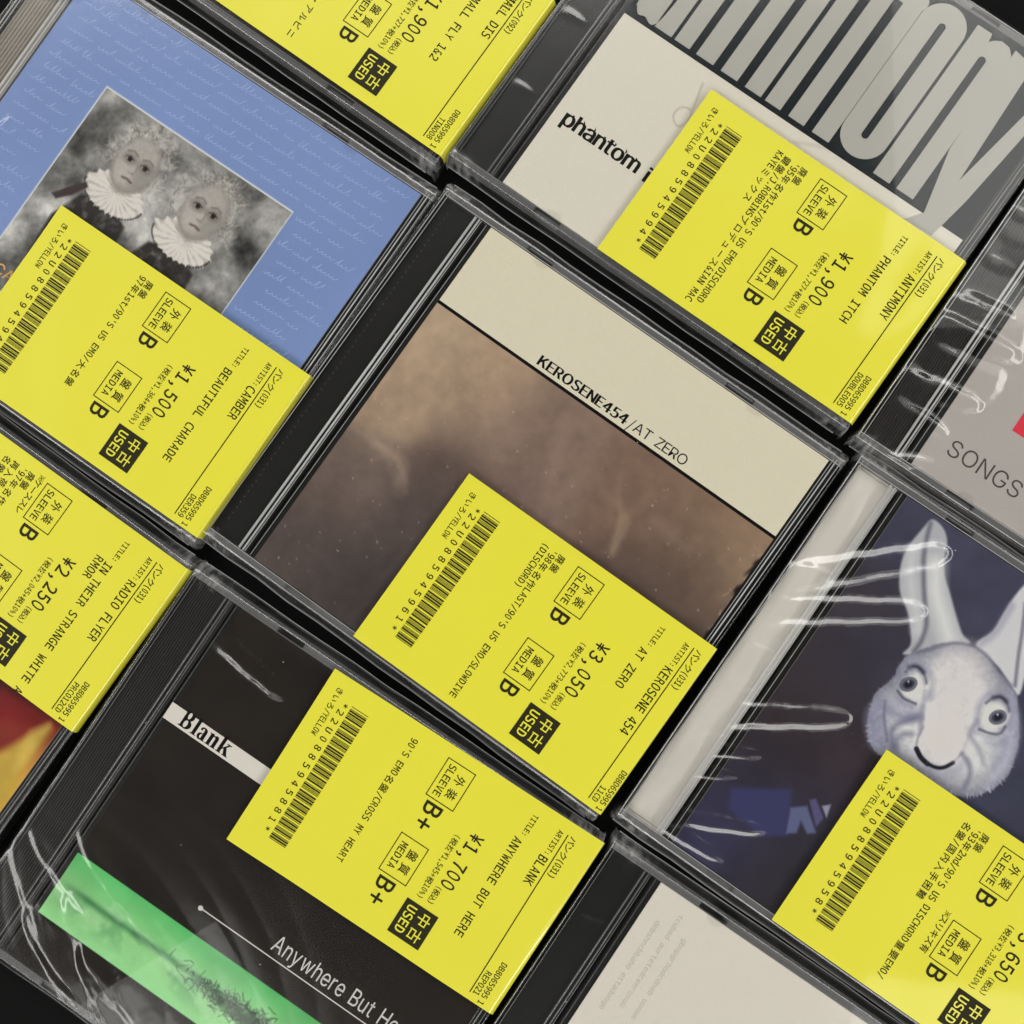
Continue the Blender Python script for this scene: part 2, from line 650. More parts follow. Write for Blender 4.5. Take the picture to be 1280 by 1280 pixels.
def back_tray(root, style='smooth'):
    mb = MB()
    mb.box(0.4, 141.6, 0.9, 124.1, 0.05, 1.3, 0, 0.2)              # back plate
    mb.box(15.6, 141.2, 2.2, 122.8, 1.3, 7.4, 0, 0.3)              # disc tray
    mb.box(0.4, 1.4, 1.5, 123.5, 1.3, 7.8, 0, 0.2)                 # spine wall
    if style in ('ribbed', 'grey'):
        pitch = 0.78 if style == 'ribbed' else 1.1
        n = int((14.6 - 1.6) / pitch)
        vs, fs = [], []
        prof = []
        for k in range(n):
            u = 1.7 + k * pitch
            prof += [(u, 6.2), (u + pitch * 0.25, 6.75), (u + pitch * 0.55, 6.75), (u + pitch * 0.8, 6.2)]
        for v in (2.2, 122.8):
            vs += [P3(u, v, z) for u, z in prof]
        m = len(prof)
        fs = [(i, m + i, m + i + 1, i + 1) for i in range(m - 1)]
        mb.add(vs, fs, 1)
        mb.box(1.6, 14.8, 2.2, 122.8, 1.3, 6.0, 1)
    elif style == 'cream':
        n, k = 26, 60
        vs = []
        for j in range(k + 1):
            for i in range(n + 1):
                u, v = 2.2 + 11.6 * i / n, 3.2 + 118.6 * j / k
                z = 6.0 + 0.42 * math.sin(v * 0.23 + 0.5 * math.sin(u)) * math.sin(u * 0.5) + 0.06 * math.sin(v * 1.1 + u)
                vs.append(P3(u, v, z))
        fs = [(j * (n + 1) + i, (j + 1) * (n + 1) + i, (j + 1) * (n + 1) + i + 1, j * (n + 1) + i + 1) for j in range(k) for i in range(n)]
        mb.add(vs, fs, 1, True)
        mb.box(1.6, 14.8, 2.2, 122.8, 1.3, 5.4, 1)
    elif style == 'dotted':
        mb.box(1.6, 14.8, 2.2, 122.8, 1.3, 6.6, 1, 0.2)
        for k in range(58):
            v = 6 + k * 1.95
            mb.box(4.2, 4.5, v, v + 0.5, 6.6, 6.72, 2)
    else:
        mb.box(1.6, 14.8, 2.2, 122.8, 1.3, 6.6, 1, 0.2)
    second = {'ribbed': M['ribbed'], 'grey': M['greytray'], 'cream': M['creamtray']}.get(style, M['black'])
    return mb.build('back_tray', [M['black'], second, M['greyink']], root)


def front_lid(root, bright=True):
    mb = MB()
    mb.box(0.2, 141.9, 0.25, 124.75, 8.75, 9.95, 0, 0.3)             # clear top plate
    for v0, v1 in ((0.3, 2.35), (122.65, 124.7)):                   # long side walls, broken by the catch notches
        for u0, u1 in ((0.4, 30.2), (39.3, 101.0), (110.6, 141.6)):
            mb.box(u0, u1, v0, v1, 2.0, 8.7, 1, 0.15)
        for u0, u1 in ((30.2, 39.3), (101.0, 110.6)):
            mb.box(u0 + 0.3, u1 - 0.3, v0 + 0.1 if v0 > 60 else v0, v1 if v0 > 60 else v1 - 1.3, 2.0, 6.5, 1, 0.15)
    mb.box(141.0, 141.9, 2.6, 122.4, 5.5, 8.7, 0, 0.15)
    o = mb.build('front_lid', [M['clear'], M['wall']], root)
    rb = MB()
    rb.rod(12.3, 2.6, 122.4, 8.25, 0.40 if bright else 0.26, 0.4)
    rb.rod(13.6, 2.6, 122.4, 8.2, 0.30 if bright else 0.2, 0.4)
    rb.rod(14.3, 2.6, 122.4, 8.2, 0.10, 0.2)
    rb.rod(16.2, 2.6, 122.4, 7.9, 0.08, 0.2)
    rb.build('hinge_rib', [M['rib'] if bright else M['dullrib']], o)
    er = MB()  # thin whitish rods added in place of highlights on the lid's edges
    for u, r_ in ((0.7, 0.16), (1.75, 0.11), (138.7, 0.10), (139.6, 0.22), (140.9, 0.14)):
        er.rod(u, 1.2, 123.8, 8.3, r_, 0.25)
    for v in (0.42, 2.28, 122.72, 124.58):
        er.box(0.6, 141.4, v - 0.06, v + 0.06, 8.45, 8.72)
    er.build('lid_edge_glint', [M['rib'] if bright else M['dullrib']], o)
    for u, v, s in ((36, 2.8, 1), (112, 2.8, 1), (36, 122.2, -1), (112, 122.2, -1)):
        t = MB()
        n = 12
        ring = [(u + 2.6 * math.cos(math.pi * k / n), v + s * 1.5 * math.sin(math.pi * k / n)) for k in range(n + 1)]
        vs = [P3(a, b, 8.45) for a, b in ring] + [P3(a, b, 8.72) for a, b in ring]
        m = n + 1
        fs = [tuple(range(m)), tuple(range(2 * m - 1, m - 1, -1))] + [(i, (i + 1) % m, m + (i + 1) % m, m + i) for i in range(m)]
        t.add(vs, fs, 0)
        t.build('booklet_tab', [M['clear']], o)
    return o


CREASE_Q = np.linspace(0, 1, 41)
_sl = np.clip((CREASE_Q - 0.36) / 0.14, 0, 1) * np.clip((1.0 - CREASE_Q) / 0.10, 0, 1)
CREASE_H = np.cumsum(_sl[::-1])[::-1] / 40.0


def plastic_sleeve(root, creases=(), seed=0, loose=1.0, crumple=1.0, waves=()):
    """thin film with pressed-in creases; each crease = (tip u, tip v, direction degrees from tip to base, length, half width, steepness);
    waves = shallow ripples: (centre u, v, radius, direction of the ripple lines, spacing, depth)"""
    g = np.random.default_rng(seed)
    step = 0.42
    uu = np.linspace(0.6, 141.4, int(141 / step))
    vv = np.linspace(0.95, 124.05, int(123 / step))
    up_ = np.concatenate([[-0.22, -0.2, -0.12, 0.15], uu, [141.85, 142.12, 142.2, 142.22]])
    uz = np.concatenate([[0.4, 6.0, 9.6, 10.06], np.full(len(uu), 10.12), [10.06, 9.6, 6.0, 0.4]])
    vp = np.concatenate([[-0.3, -1.1, -2.1, -2.15, -1.2, -0.25, 0.0, 0.3, 0.6], vv, [124.4, 124.7, 125.0, 125.25, 126.2, 127.15, 127.1, 126.1, 125.3]])
    vz = np.concatenate([[0.3, 2.6, 5.0, 5.3, 7.6, 9.6, 9.88, 9.99, 10.085], np.full(len(vv), 10.12), [10.085, 9.99, 9.88, 9.6, 7.6, 5.3, 5.0, 2.6, 0.3]])
    U, V = np.meshgrid(up_, vp)
    Z = np.minimum(uz[None, :], vz[:, None])
    top = (uz[None, :] > 10.1) & (vz[:, None] > 10.1)

    def noise(size, octv, sd):
        r = np.random.default_rng(sd)
        out = np.zeros_like(U)
        amp = 1.0
        for k in range(octv):
            s = size / 2 ** k
            a, b = (U + 5) / s, (V + 5) / s
            tab = r.random((int(b.max()) + 3, int(a.max()) + 3)) - 0.5
            i, j = b.astype(int), a.astype(int)
            fb, fa = b - i, a - j
            fb, fa = fb * fb * (3 - 2 * fb), fa * fa * (3 - 2 * fa)
            out += amp * ((tab[i, j] * (1 - fa) + tab[i, j + 1] * fa) * (1 - fb) + (tab[i + 1, j] * (1 - fa) + tab[i + 1, j + 1] * fa) * fb)
            amp *= 0.5
        return out

    H = 0.10 * loose * (noise(38, 2, seed * 3 + 1) + 0.5)
    edge_u = np.minimum(U, 142 - U)
    edge_v = np.minimum(V, 125 - V)
    corner = np.exp(-np.clip(edge_v, 0, 99) / 2.2) * np.exp(-np.clip(edge_u - 2, 0, 99) / 10.0)
    H = H + crumple * 0.9 * corner * np.abs(noise(3.0, 3, seed * 3 + 2))
    rim = np.exp(-np.clip(edge_v, 0, 99) / 1.6)
    H = H + crumple * 0.07 * rim * (noise(14.0, 2, seed * 3 + 4) + 0.4) - 0.14 * rim
    for (tu, tv, d, ln, hw, h) in creases:
        du, dv = math.cos(math.radians(d)), math.sin(math.radians(d))
        s = (U - tu) * du + (V - tv) * dv
        t = -(U - tu) * dv + (V - tv) * du
        if h < 0:
            t = t + 0.0035 * s * s - 0.5 * np.sin(s * 0.12)
        ss = np.clip(s / ln, 0, 1)
        tip = np.clip(s / min(7.0, ln * 0.6), 0, 1)
        w = hw * np.sqrt(np.clip(1 - (1 - tip) ** 2, 0, 1)) * (0.85 + 0.3 * ss) + 1e-3
        wig = 1 + 0.05 * np.sin(s * 0.55 + tu) + 0.02 * np.sin(s * 1.7)
        side = np.where(t < 0, 3.2, 1.0) if h < 0 else 1.0        # negative steepness: a fold with one steep flank
        q = np.clip(np.abs(t) / (w * wig * side), 0, 1)
        fade = np.clip((1.3 - s / ln) / 0.5, 0, 1)
        tall = math.tan(math.radians(20.8)) * abs(h) * w * np.interp(q, CREASE_Q, CREASE_H)
        H = H + np.where(s > 0, tall, 0) * fade * fade * (3 - 2 * fade)
    for (cu, cv, rad, d, sp, dep) in waves:
        du, dv = math.cos(math.radians(d)), math.sin(math.radians(d))
        a_, b_ = (U - cu) * du + (V - cv) * dv, -(U - cu) * dv + (V - cv) * du
        bend = b_ + 0.006 * a_ * a_ * np.sign(b_ + 0.01) + 2.0 * noise(30, 2, seed + 77)
        H = H + dep * (np.abs(np.sin(bend * math.pi / sp)) ** 0.7 + 0.5 * np.sin(bend * 2.3 / sp + 1)) * np.exp(-((U - cu) ** 2 + (V - cv) ** 2) / rad ** 2)
    sl = np.abs(noise(1.6, 2, seed * 3 + 9)) * np.exp(-np.clip(edge_v, 0, 99) / 1.9) * np.exp(-np.clip(edge_u - 7, 0, 99) / 4.0)
    crink = np.clip(0.62 * crumple * sl - 0.02, 0, 0.3) + 0.035 * rim * np.clip(noise(9.0, 2, seed * 3 + 11) + 0.5, 0, 1)
    for _ in range(2):
        Hp = np.pad(H, 1, mode='edge')
        H = (4 * H + 2 * (Hp[:-2, 1:-1] + Hp[2:, 1:-1] + Hp[1:-1, :-2] + Hp[1:-1, 2:]) + Hp[:-2, :-2] + Hp[2:, 2:] + Hp[:-2, 2:] + Hp[2:, :-2]) / 16
    H = np.where(top, H, 0)
    taper = np.clip(edge_u / 1.2, 0, 1)
    H = H * taper
    Z = Z + H
    # uneven seam fins along the two long sides
    wob = 0.5 * np.interp(up_, np.linspace(-1, 143, 14), g.random(14) - 0.5)
    for rows, sgn in ((range(1, 5), -1), (range(len(vp) - 5, len(vp) - 1), 1)):
        for r_ in rows:
            V[r_, :] += sgn * wob
            Z[r_, :] += 1.2 * wob * (1 if 0 < 1 else 0)
    me = bpy.data.meshes.new('plastic_sleeve')
    ny, nx = U.shape
    co = np.stack([(U - 71) * MM, (62.5 - V) * MM, Z * MM], -1).reshape(-1, 3)
    idx = np.arange(nx * ny).reshape(ny, nx)
    q = np.stack([idx[:-1, :-1], idx[1:, :-1], idx[1:, 1:], idx[:-1, 1:]], -1).reshape(-1, 4)
    me.from_pydata(co.tolist(), [], q.tolist())
    me.polygons.foreach_set('use_smooth', [True] * len(q))
    me.materials.append(M['film'])
    at = me.attributes.new('crinkle', 'FLOAT', 'POINT')
    at.data.foreach_set('value', crink.ravel().astype(np.float32))
    me.update()
    o = bpy.data.objects.new('plastic_sleeve', me)
    COL.objects.link(o)
    o.parent = root
    sm = MB()
    for row, sgn in ((3, -1), (len(vp) - 4, 1)):
        ring = []
        ii = list(range(4, nx - 4, 6))
        for i in ii:
            cu, cv, cz = U[row, i], V[row, i] + sgn * 0.1, Z[row, i]
            ring.append([P3(cu, cv + 0.13 * math.cos(k * math.pi / 3), cz + 0.13 * math.sin(k * math.pi / 3)) for k in range(6)])
        vs = [p for r_ in ring for p in r_]
        sm.add(vs, [(a * 6 + k, a * 6 + (k + 1) % 6, a * 6 + 6 + (k + 1) % 6, a * 6 + 6 + k) for a in range(len(ring) - 1) for k in range(6)], 0, True)
    sm.build('sleeve_seam', [M['seam']], o)
    return o


# ---------------------------------------------------------------- yellow price labels
CODE39 = {'0': 'nnnwwnwnn', '1': 'wnnwnnnnw', '2': 'nnwwnnnnw', '3': 'wnwwnnnnn', '4': 'nnnwwnnnw', '5': 'wnnwwnnnn', '6': 'nnwwwnnnn',
          '7': 'nnnwnnwnw', '8': 'wnnwnnwnn', '9': 'nnwwnnwnn', 'U': 'wwnnnnnnw', '*': 'nwnnwnwnn'}
ZL = 10.62          # label face, on the sleeve


def price_label(root, left, top, right_edge, code, artist, title, title2, price, excl, grade, notes, catno, genre='パンク(031)', side='', side_at=1,
                wrap=2.5, artist_at=None, title_at=None, extra=(), tilt=0.0, zoff=0.0, length=57.7, ripple=0.0):
    """left/top: where the label starts on the case (mm); it runs to the case's edge and folds down by wrap"""
    R = 1.7 if wrap > 2.3 else 0.7
    edge = 142.5 - R
    ct, st = math.cos(math.radians(tilt)), math.sin(math.radians(tilt))

    rl = np.random.default_rng(int(code[-4:].strip('U')) if code[-4:].isdigit() else 3)
    c1, c2, ph, f1, f2 = rl.uniform(0.0, 0.55), rl.uniform(0.0, 0.45), rl.uniform(0, 6), rl.uniform(0.07, 0.12), rl.uniform(0.09, 0.2)

    def relief(u, v):
        # the slip is not quite flat: its free corners lift a little and it follows ripples of the sleeve
        d = c1 * math.exp(-(u * u + v * v) / 160) + c2 * math.exp(-(u * u + (v - length) ** 2) / 160)
        d += 0.07 * (1 + math.sin(f1 * u + f2 * v + ph)) + 0.05 * (1 + math.sin(f2 * 1.7 * u - f1 * 1.3 * v))
        if ripple:
            q = (u - 68) * 0.5 + (v - 20) * 0.86
            d += 0.10 * ripple * abs(math.sin(q * 0.42)) * math.exp(-((u - 68) ** 2 / 350 + (v - 20) ** 2 / 250))
        return d * min(1.0, max(0.0, (W0 - u) / 8.0))

    W0 = right_edge - left

    def place(u, v, h):
        # u, v in label millimetres from its corner -> on the case, folding over the case's edge
        gu, gv = left + u * ct - v * st, top + u * st + v * ct
        z = ZL + zoff + relief(u, v)
        if gu <= edge:
            return P3(gu, gv, z + h)
        a = min((gu - edge) / R, math.pi / 2 * 0.96)
        rest = (gu - edge) - a * R
        rr = R + h
        return P3(edge + rr * math.sin(a) + rest * math.cos(a), gv, z - R + rr * math.cos(a) - rest * math.sin(a))

    W = right_edge - left + wrap
    mb = MB()
    cols = [W * k / 60 for k in range(61)] + [edge - left + d for d in (-0.05, 0.15, 0.3, 0.45, 0.6, 0.75, 0.9, 1.05, 1.2)]
    cols = sorted({round(c, 3) for c in cols if 0 <= c <= W})
    rows = [length * k / 40 for k in range(41)]
    vs = [place(c, r_, 0.0) for r_ in rows for c in cols]
    n = len(cols)
    mb.add(vs, [(j * n + i, (j + 1) * n + i, (j + 1) * n + i + 1, j * n + i + 1) for j in range(len(rows) - 1) for i in range(n - 1)], 0, True)
    zi = 0.10
    T = lambda body, w, v, half, h, off=0.004: cell_text(mb, body, (w, v), half, h, place, zi, 1, off)
    # genre, artist and title lines
    T(genre, 82.7, 3.4, 1.2, 2.0)
    T('ARTIST:', 78.6, 3.6, 1.17, 1.6)
    T(artist, 77.7, artist_at if artist_at is not None else 12.2, 1.93, 2.75, 0.004)
    T('TITLE:', 70.3, 3.8, 1.17, 1.6)
    T(title, 69.0, title_at if title_at is not None else 11.8, 1.93, 2.6, 0.004)
    if title2:
        T(title2, 65.7, 11.8, 1.93, 2.6, 0.004)

    def rect(w0, w1, v0, v1, h=zi, mat=1, m=None):
        m = m or mb
        nw, nv = max(1, round((w1 - w0) / 0.9)), max(1, round((v1 - v0) / 0.9))
        vs = [place(w0 + (w1 - w0) * i / nw, v0 + (v1 - v0) * j / nv, h) for j in range(nv + 1) for i in range(nw + 1)]
        m.add(vs, [(j * (nw + 1) + i, (j + 1) * (nw + 1) + i, (j + 1) * (nw + 1) + i + 1, j * (nw + 1) + i + 1) for j in range(nv) for i in range(nw)], mat)
    rect(81.45, 81.75, 3.6, length - 2.0)
    # price
    x = T(price, 58.3, 17.3, 3.05, 4.1, 0.004)
    T('(税込)', 58.0, 17.3 + x + 0.2, 0.92, 1.7, 0.0)
    T(excl, 54.6, 20.6, 1.17, 1.7, 0.0)
    # condition boxes
    for (v0, jp, en) in ((3.6, '外装', 'SLEEVE'), (28.6, '盤質', 'MEDIA')):
        for a in ((41.2, 41.45, v0, v0 + 12.4), (50.3, 50.55, v0, v0 + 12.4), (41.45, 50.3, v0, v0 + 0.25), (41.45, 50.3, v0 + 12.15, v0 + 12.4)):
            rect(*a)
        for k, ch in enumerate(jp):
            cell_text(mb, ch, (46.4, v0 + 2.6 + k * 4.4), 1.55, 2.6, place, zi, 1)
        T(en, 42.7, v0 + (6.2 - len(en) * 0.86), 1.72, 2.2, 0.004)
        T(grade, 42.6, v0 + 12.9, 4.5, 5.3, 0.006)
    if side:
        T(side, 38.2, 3.0 if side_at == 1 else 27.8, 1.2, 2.0, 0.0)
    # remarks
    for k, line in enumerate(notes):
        T(line, 32.2 - 2.95 * (k - 1) if len(notes) > 1 else 29.4, 3.6 if len(notes) > 1 else 4.4, 1.52, 2.05, 0.004)
    T('きいろ/YELLOW', 3.9, 3.6, 1.22, 1.8, 0.0)
    # catalogue code
    T('DB8D65995', 84.9, 43.6, 1.28, 1.75)
    T('1', 84.9, 56.0, 1.1, 1.75)
    T(catno, 82.4, 55.6 - 1.28 * len(catno), 1.28, 1.8)
    for body, w, v, half, h in extra:
        T(body, w, v, half, h)
    for k, ch in enumerate('*' + code + '*'):
        T(ch, 7.0, 6.0 + k * 3.0 if ch != '*' else 6.6 + k * 2.95, 1.75, 2.0, 0.006)
    # where the ends of a strip meet the used mark
    lab = mb.build('price_label', [M['yellow'], M['ink']], root)
    bars = MB()
    narrow = 44.4 / (15 * 16.0)
    v = 6.5
    for ch in '*' + code + '*':
        for k, e in enumerate(CODE39[ch]):
            w = narrow * (3.0 if e == 'w' else 1.0)
            if k % 2 == 0:
                rect(10.0, 15.6, v, v + w * 0.92, zi, 0, bars)
            v += w
        v += narrow
    bars.build('barcode', [M['ink']], lab)
    um = MB()
    rect(52.6, 63.1, 43.2, 54.1, zi, 0, um)
    for k, ch in enumerate('中古'):
        cell_text(um, ch, (58.6, 44.0 + k * 4.9), 2.2, 3.3, place, zi + 0.04, 1, 0.012)
    cell_text(um, 'USED', (54.0, 44.2), 2.2, 2.8, place, zi + 0.04, 1, 0.012)
    um.build('used_mark', [M['ink'], M['yellow']], lab)
    return lab


# ================================================================ D: cream band over misty brown photograph
root = jewel_case('D', 'jewel case with cream band and black line above a misty brown photograph')
back_tray(root, 'dotted')
front_lid(root)
art = Art(17.8, 137.8, 2.6, 122.4, 0.34, (207, 200, 177))
base = art.img.copy()
pp = [(26.19, 36.31), (25.67, 59.87), (27.91, 87.17), (29.57, 97.51), (33.98, 111.61), (21.61, 114.65), (45.20, 115.07), (42.19, 42.49), (72.26, 44.37), (65.44, 54.92), (99.30, 42.43), (119.36, 50.96), (115.27, 65.18), (131.69, 36.53), (50.96, 70.89), (117.04, 35.58), (50.13, 85.82), (54.26, 51.31)]
cc = [(163, 142, 119), (152, 130, 109), (104, 90, 83), (86, 74, 69), (68, 60, 58), (80, 70, 66), (62, 56, 55), (152, 129, 108), (126, 105, 92), (106, 88, 81),
      (112, 90, 77), (94, 77, 67), (84, 70, 63), (132, 110, 90), (84, 71, 66), (122, 99, 82), (76, 66, 63), (134, 113, 98)]
art.field(pp, cc, 8.0)
n1, n2 = art.noise(16, 5, 5, 0.6), art.noise(3.0, 3, 8)
art.img *= (1 + 0.18 * (n1 - 0.5))[..., None]
art.img *= (1 + 0.13 * (n2 - 0.5))[..., None]
wis = [(18.23, 73.79), (27.48, 74.50), (36.71, 75.20), (42.25, 80.49)]
WG = np.random.default_rng(31)
for k in range(16):
    q = [(p[0] + WG.normal(0, 1.5), p[1] + WG.normal(0, 1.5)) for p in wis[WG.integers(0, 2):]]
    art.stroke(smooth_poly(q, 6, False), WG.uniform(0.2, 1.0), (190, 166, 144), WG.uniform(1.5, 4.5), WG.uniform(0.03, 0.09))
wis = [(90.74, 39.92), (94.68, 47.13), (99.54, 50.82), (101.97, 59.90)]
for k in range(14):
    q = [(p[0] + WG.normal(0, 0.9), p[1] + WG.normal(0, 1.2)) for p in wis[WG.integers(0, 3):]]
    if len(q) > 1:
        art.stroke(smooth_poly(q, 6, False), WG.uniform(0.2, 0.9), (178, 152, 130), WG.uniform(1.2, 3.5), WG.uniform(0.04, 0.12))
for k in range(5):
    wis = [(30 + 20 * k + 6 * math.sin(3 * k), 44 + 8 * math.sin(k * 2.3)), (38 + 20 * k, 52 + 7 * math.sin(k)), (44 + 19 * k, 50 + 10 * math.cos(k))]
    art.stroke(smooth_poly(wis, 6, False), 0.9, (170, 142, 120), 5.0, 0.22)
g = np.random.default_rng(3)
sc = [(136.47, 37.38), (137.99, 47.60), (139.50, 57.80), (139.61, 61.95)]
for p in sc:
    for k in range(7):
        u, v = p[0] + g.uniform(-3, 2.5), p[1] + g.uniform(-4, 4)
        art.stroke([(u, v), (u + g.uniform(-1.5, 2.5), v + g.uniform(-2, 2))], 0.25, (176, 160, 146), 0.4, g.uniform(0.2, 0.7))
for k in range(6):
    v = sc[0][1] + (sc[-1][1] - sc[0][1] + 4) * g.random()
    art.blob((137.9, v), g.uniform(0.2, 1.2), g.uniform(1.0, 3.2), g.uniform(-25, 25), (24, 21, 20), 0.8, 0.85)
for k in range(190):
    u, v = g.uniform(19, 137), g.uniform(36, 121)
    art.blob((u, v), *(g.uniform(0.10, 0.3, 2)), 0, (190, 175, 160), 0.3, g.uniform(0.15, 0.7))
line = [(18.42, 29.53), (136.92, 29.99)]
(l0, l1) = line
lv = lambda u: l0[1] + (l1[1] - l0[1]) * (u - l0[0]) / (l1[0] - l0[0])
m = np.clip((lv(art.U) - art.V) / 0.15 + 0.5, 0, 1)[..., None]
cream = base * (1 + 0.03 * (art.noise(40, 2, 2) - 0.5))[..., None]
art.img = art.img * (1 - m) + cream * m


def draw(mb):
    mb.poly([(17.8, lv(17.8) - 0.5), (137.8, lv(137.8) - 0.5), (137.8, lv(137.8) + 0.5), (17.8, lv(17.8) + 0.5)], ZT, 2)
    a, b = [(52.34, 28.11), (83.53, 27.73)]
    prop_text(mb, 'KEROSENE454', a, b[0] - a[0], 3.15, ZT, 2, 'cjk', 0.0, track=0.035, bold=0.36)
    c, d = [(84.52, 27.77), (86.44, 27.38)]
    prop_text(mb, '/', (b[0] + 0.8, a[1] + 0.4), None, 3.3, ZT, 2, 'cjk', 0.0)
    e, f = [(86.32, 27.84), (104.18, 27.93)]
    prop_text(mb, 'AT ZERO', (e[0], a[1]), f[0] - e[0] + 0.4, 3.15, ZT, 2, 'sans', 0.0, track=0.04)


booklet(root, art, draw, [M['inkblack']])
price_label(root, 55.2, 65.8, 142, '22U0885945961', 'KEROSENE 454', 'AT ZERO', '', '¥3,050', '(税抜¥2,773+税10%)', 'B',
            ['廃盤', "'98年名作LAST/90'S US EMO/SLOWDIVE", '(DISCHORD)'], '11CD', wrap=1.0, ripple=1.0)
plastic_sleeve(root, [(11, 40, 170, 8, 1.6, 0.5), (10.5, 62, 178, 7, 1.5, 0.45), (11, 84, 172, 8, 1.8, 0.5), (11, 101, 168, 8, 1.6, 0.5), (130, 84, -20, 12, 1.6, 1.0), (128, 92, -8, 12, 1.4, 1.0)], 1, 0.9, 1.0)

# ================================================================ C: blue cover with a grey portrait
root = jewel_case('C', 'jewel case with pale blue cover around a grey portrait of two ruffed figures')
back_tray(root, 'grey')
front_lid(root)
art = Art(15.2, 137.6, 2.6, 122.4, 0.30, (111, 131, 176))
art.img *= (1 + 0.10 * (art.noise(45, 3, 4) - 0.5))[..., None]
pic = [(39.54, 28.16), (108.63, 28.08), (109.08, 62.38)]
pu0, pv0, pu1 = (pic[0][0]), (pic[0][1] + pic[1][1]) / 2, (pic[1][0] + pic[2][0]) / 2
pv1 = pv0 + (pu1 - pu0)
rect = [(pu0, pv0), (pu1, pv0), (pu1, pv1), (pu0, pv1)]
art.poly(rect, (222, 222, 218), 0.2)
ins = [(pu0 + 0.35, pv0 + 0.35), (pu1 - 0.35, pv0 + 0.35), (pu1 - 0.35, pv1 - 0.35), (pu0 + 0.35, pv1 - 0.35)]
inm = art.inside(ins)
nn = art.noise(11, 5, 21, 0.62)
g0 = (118 + 240 * (nn - 0.47))
grey = np.stack([g0 * 1.0, g0 * 0.99, g0 * 0.97], -1)
grain = 1 + 0.09 * (art.noise(0.9, 2, 23) - 0.5)
art.img = np.where(inm[..., None], grey, art.img)
nh = art.noise(1.5, 3, 31, 0.7)
f1, f2 = [(61.34, 42.43), (86.82, 42.69)]
for f in (f1, f2):
    d = np.hypot((art.U - f[0]) / 11.5, (art.V - f[1] + 1) / 12.0)
    hm = np.clip(1.35 - d + 1.1 * (art.noise(5, 3, 17) - 0.5), 0, 1) * inm
    hv = 148 + 120 * (nh - 0.5)
    art.img = art.img * (1 - hm[..., None]) + np.stack([hv, hv * 0.99, hv * 0.955], -1) * hm[..., None]
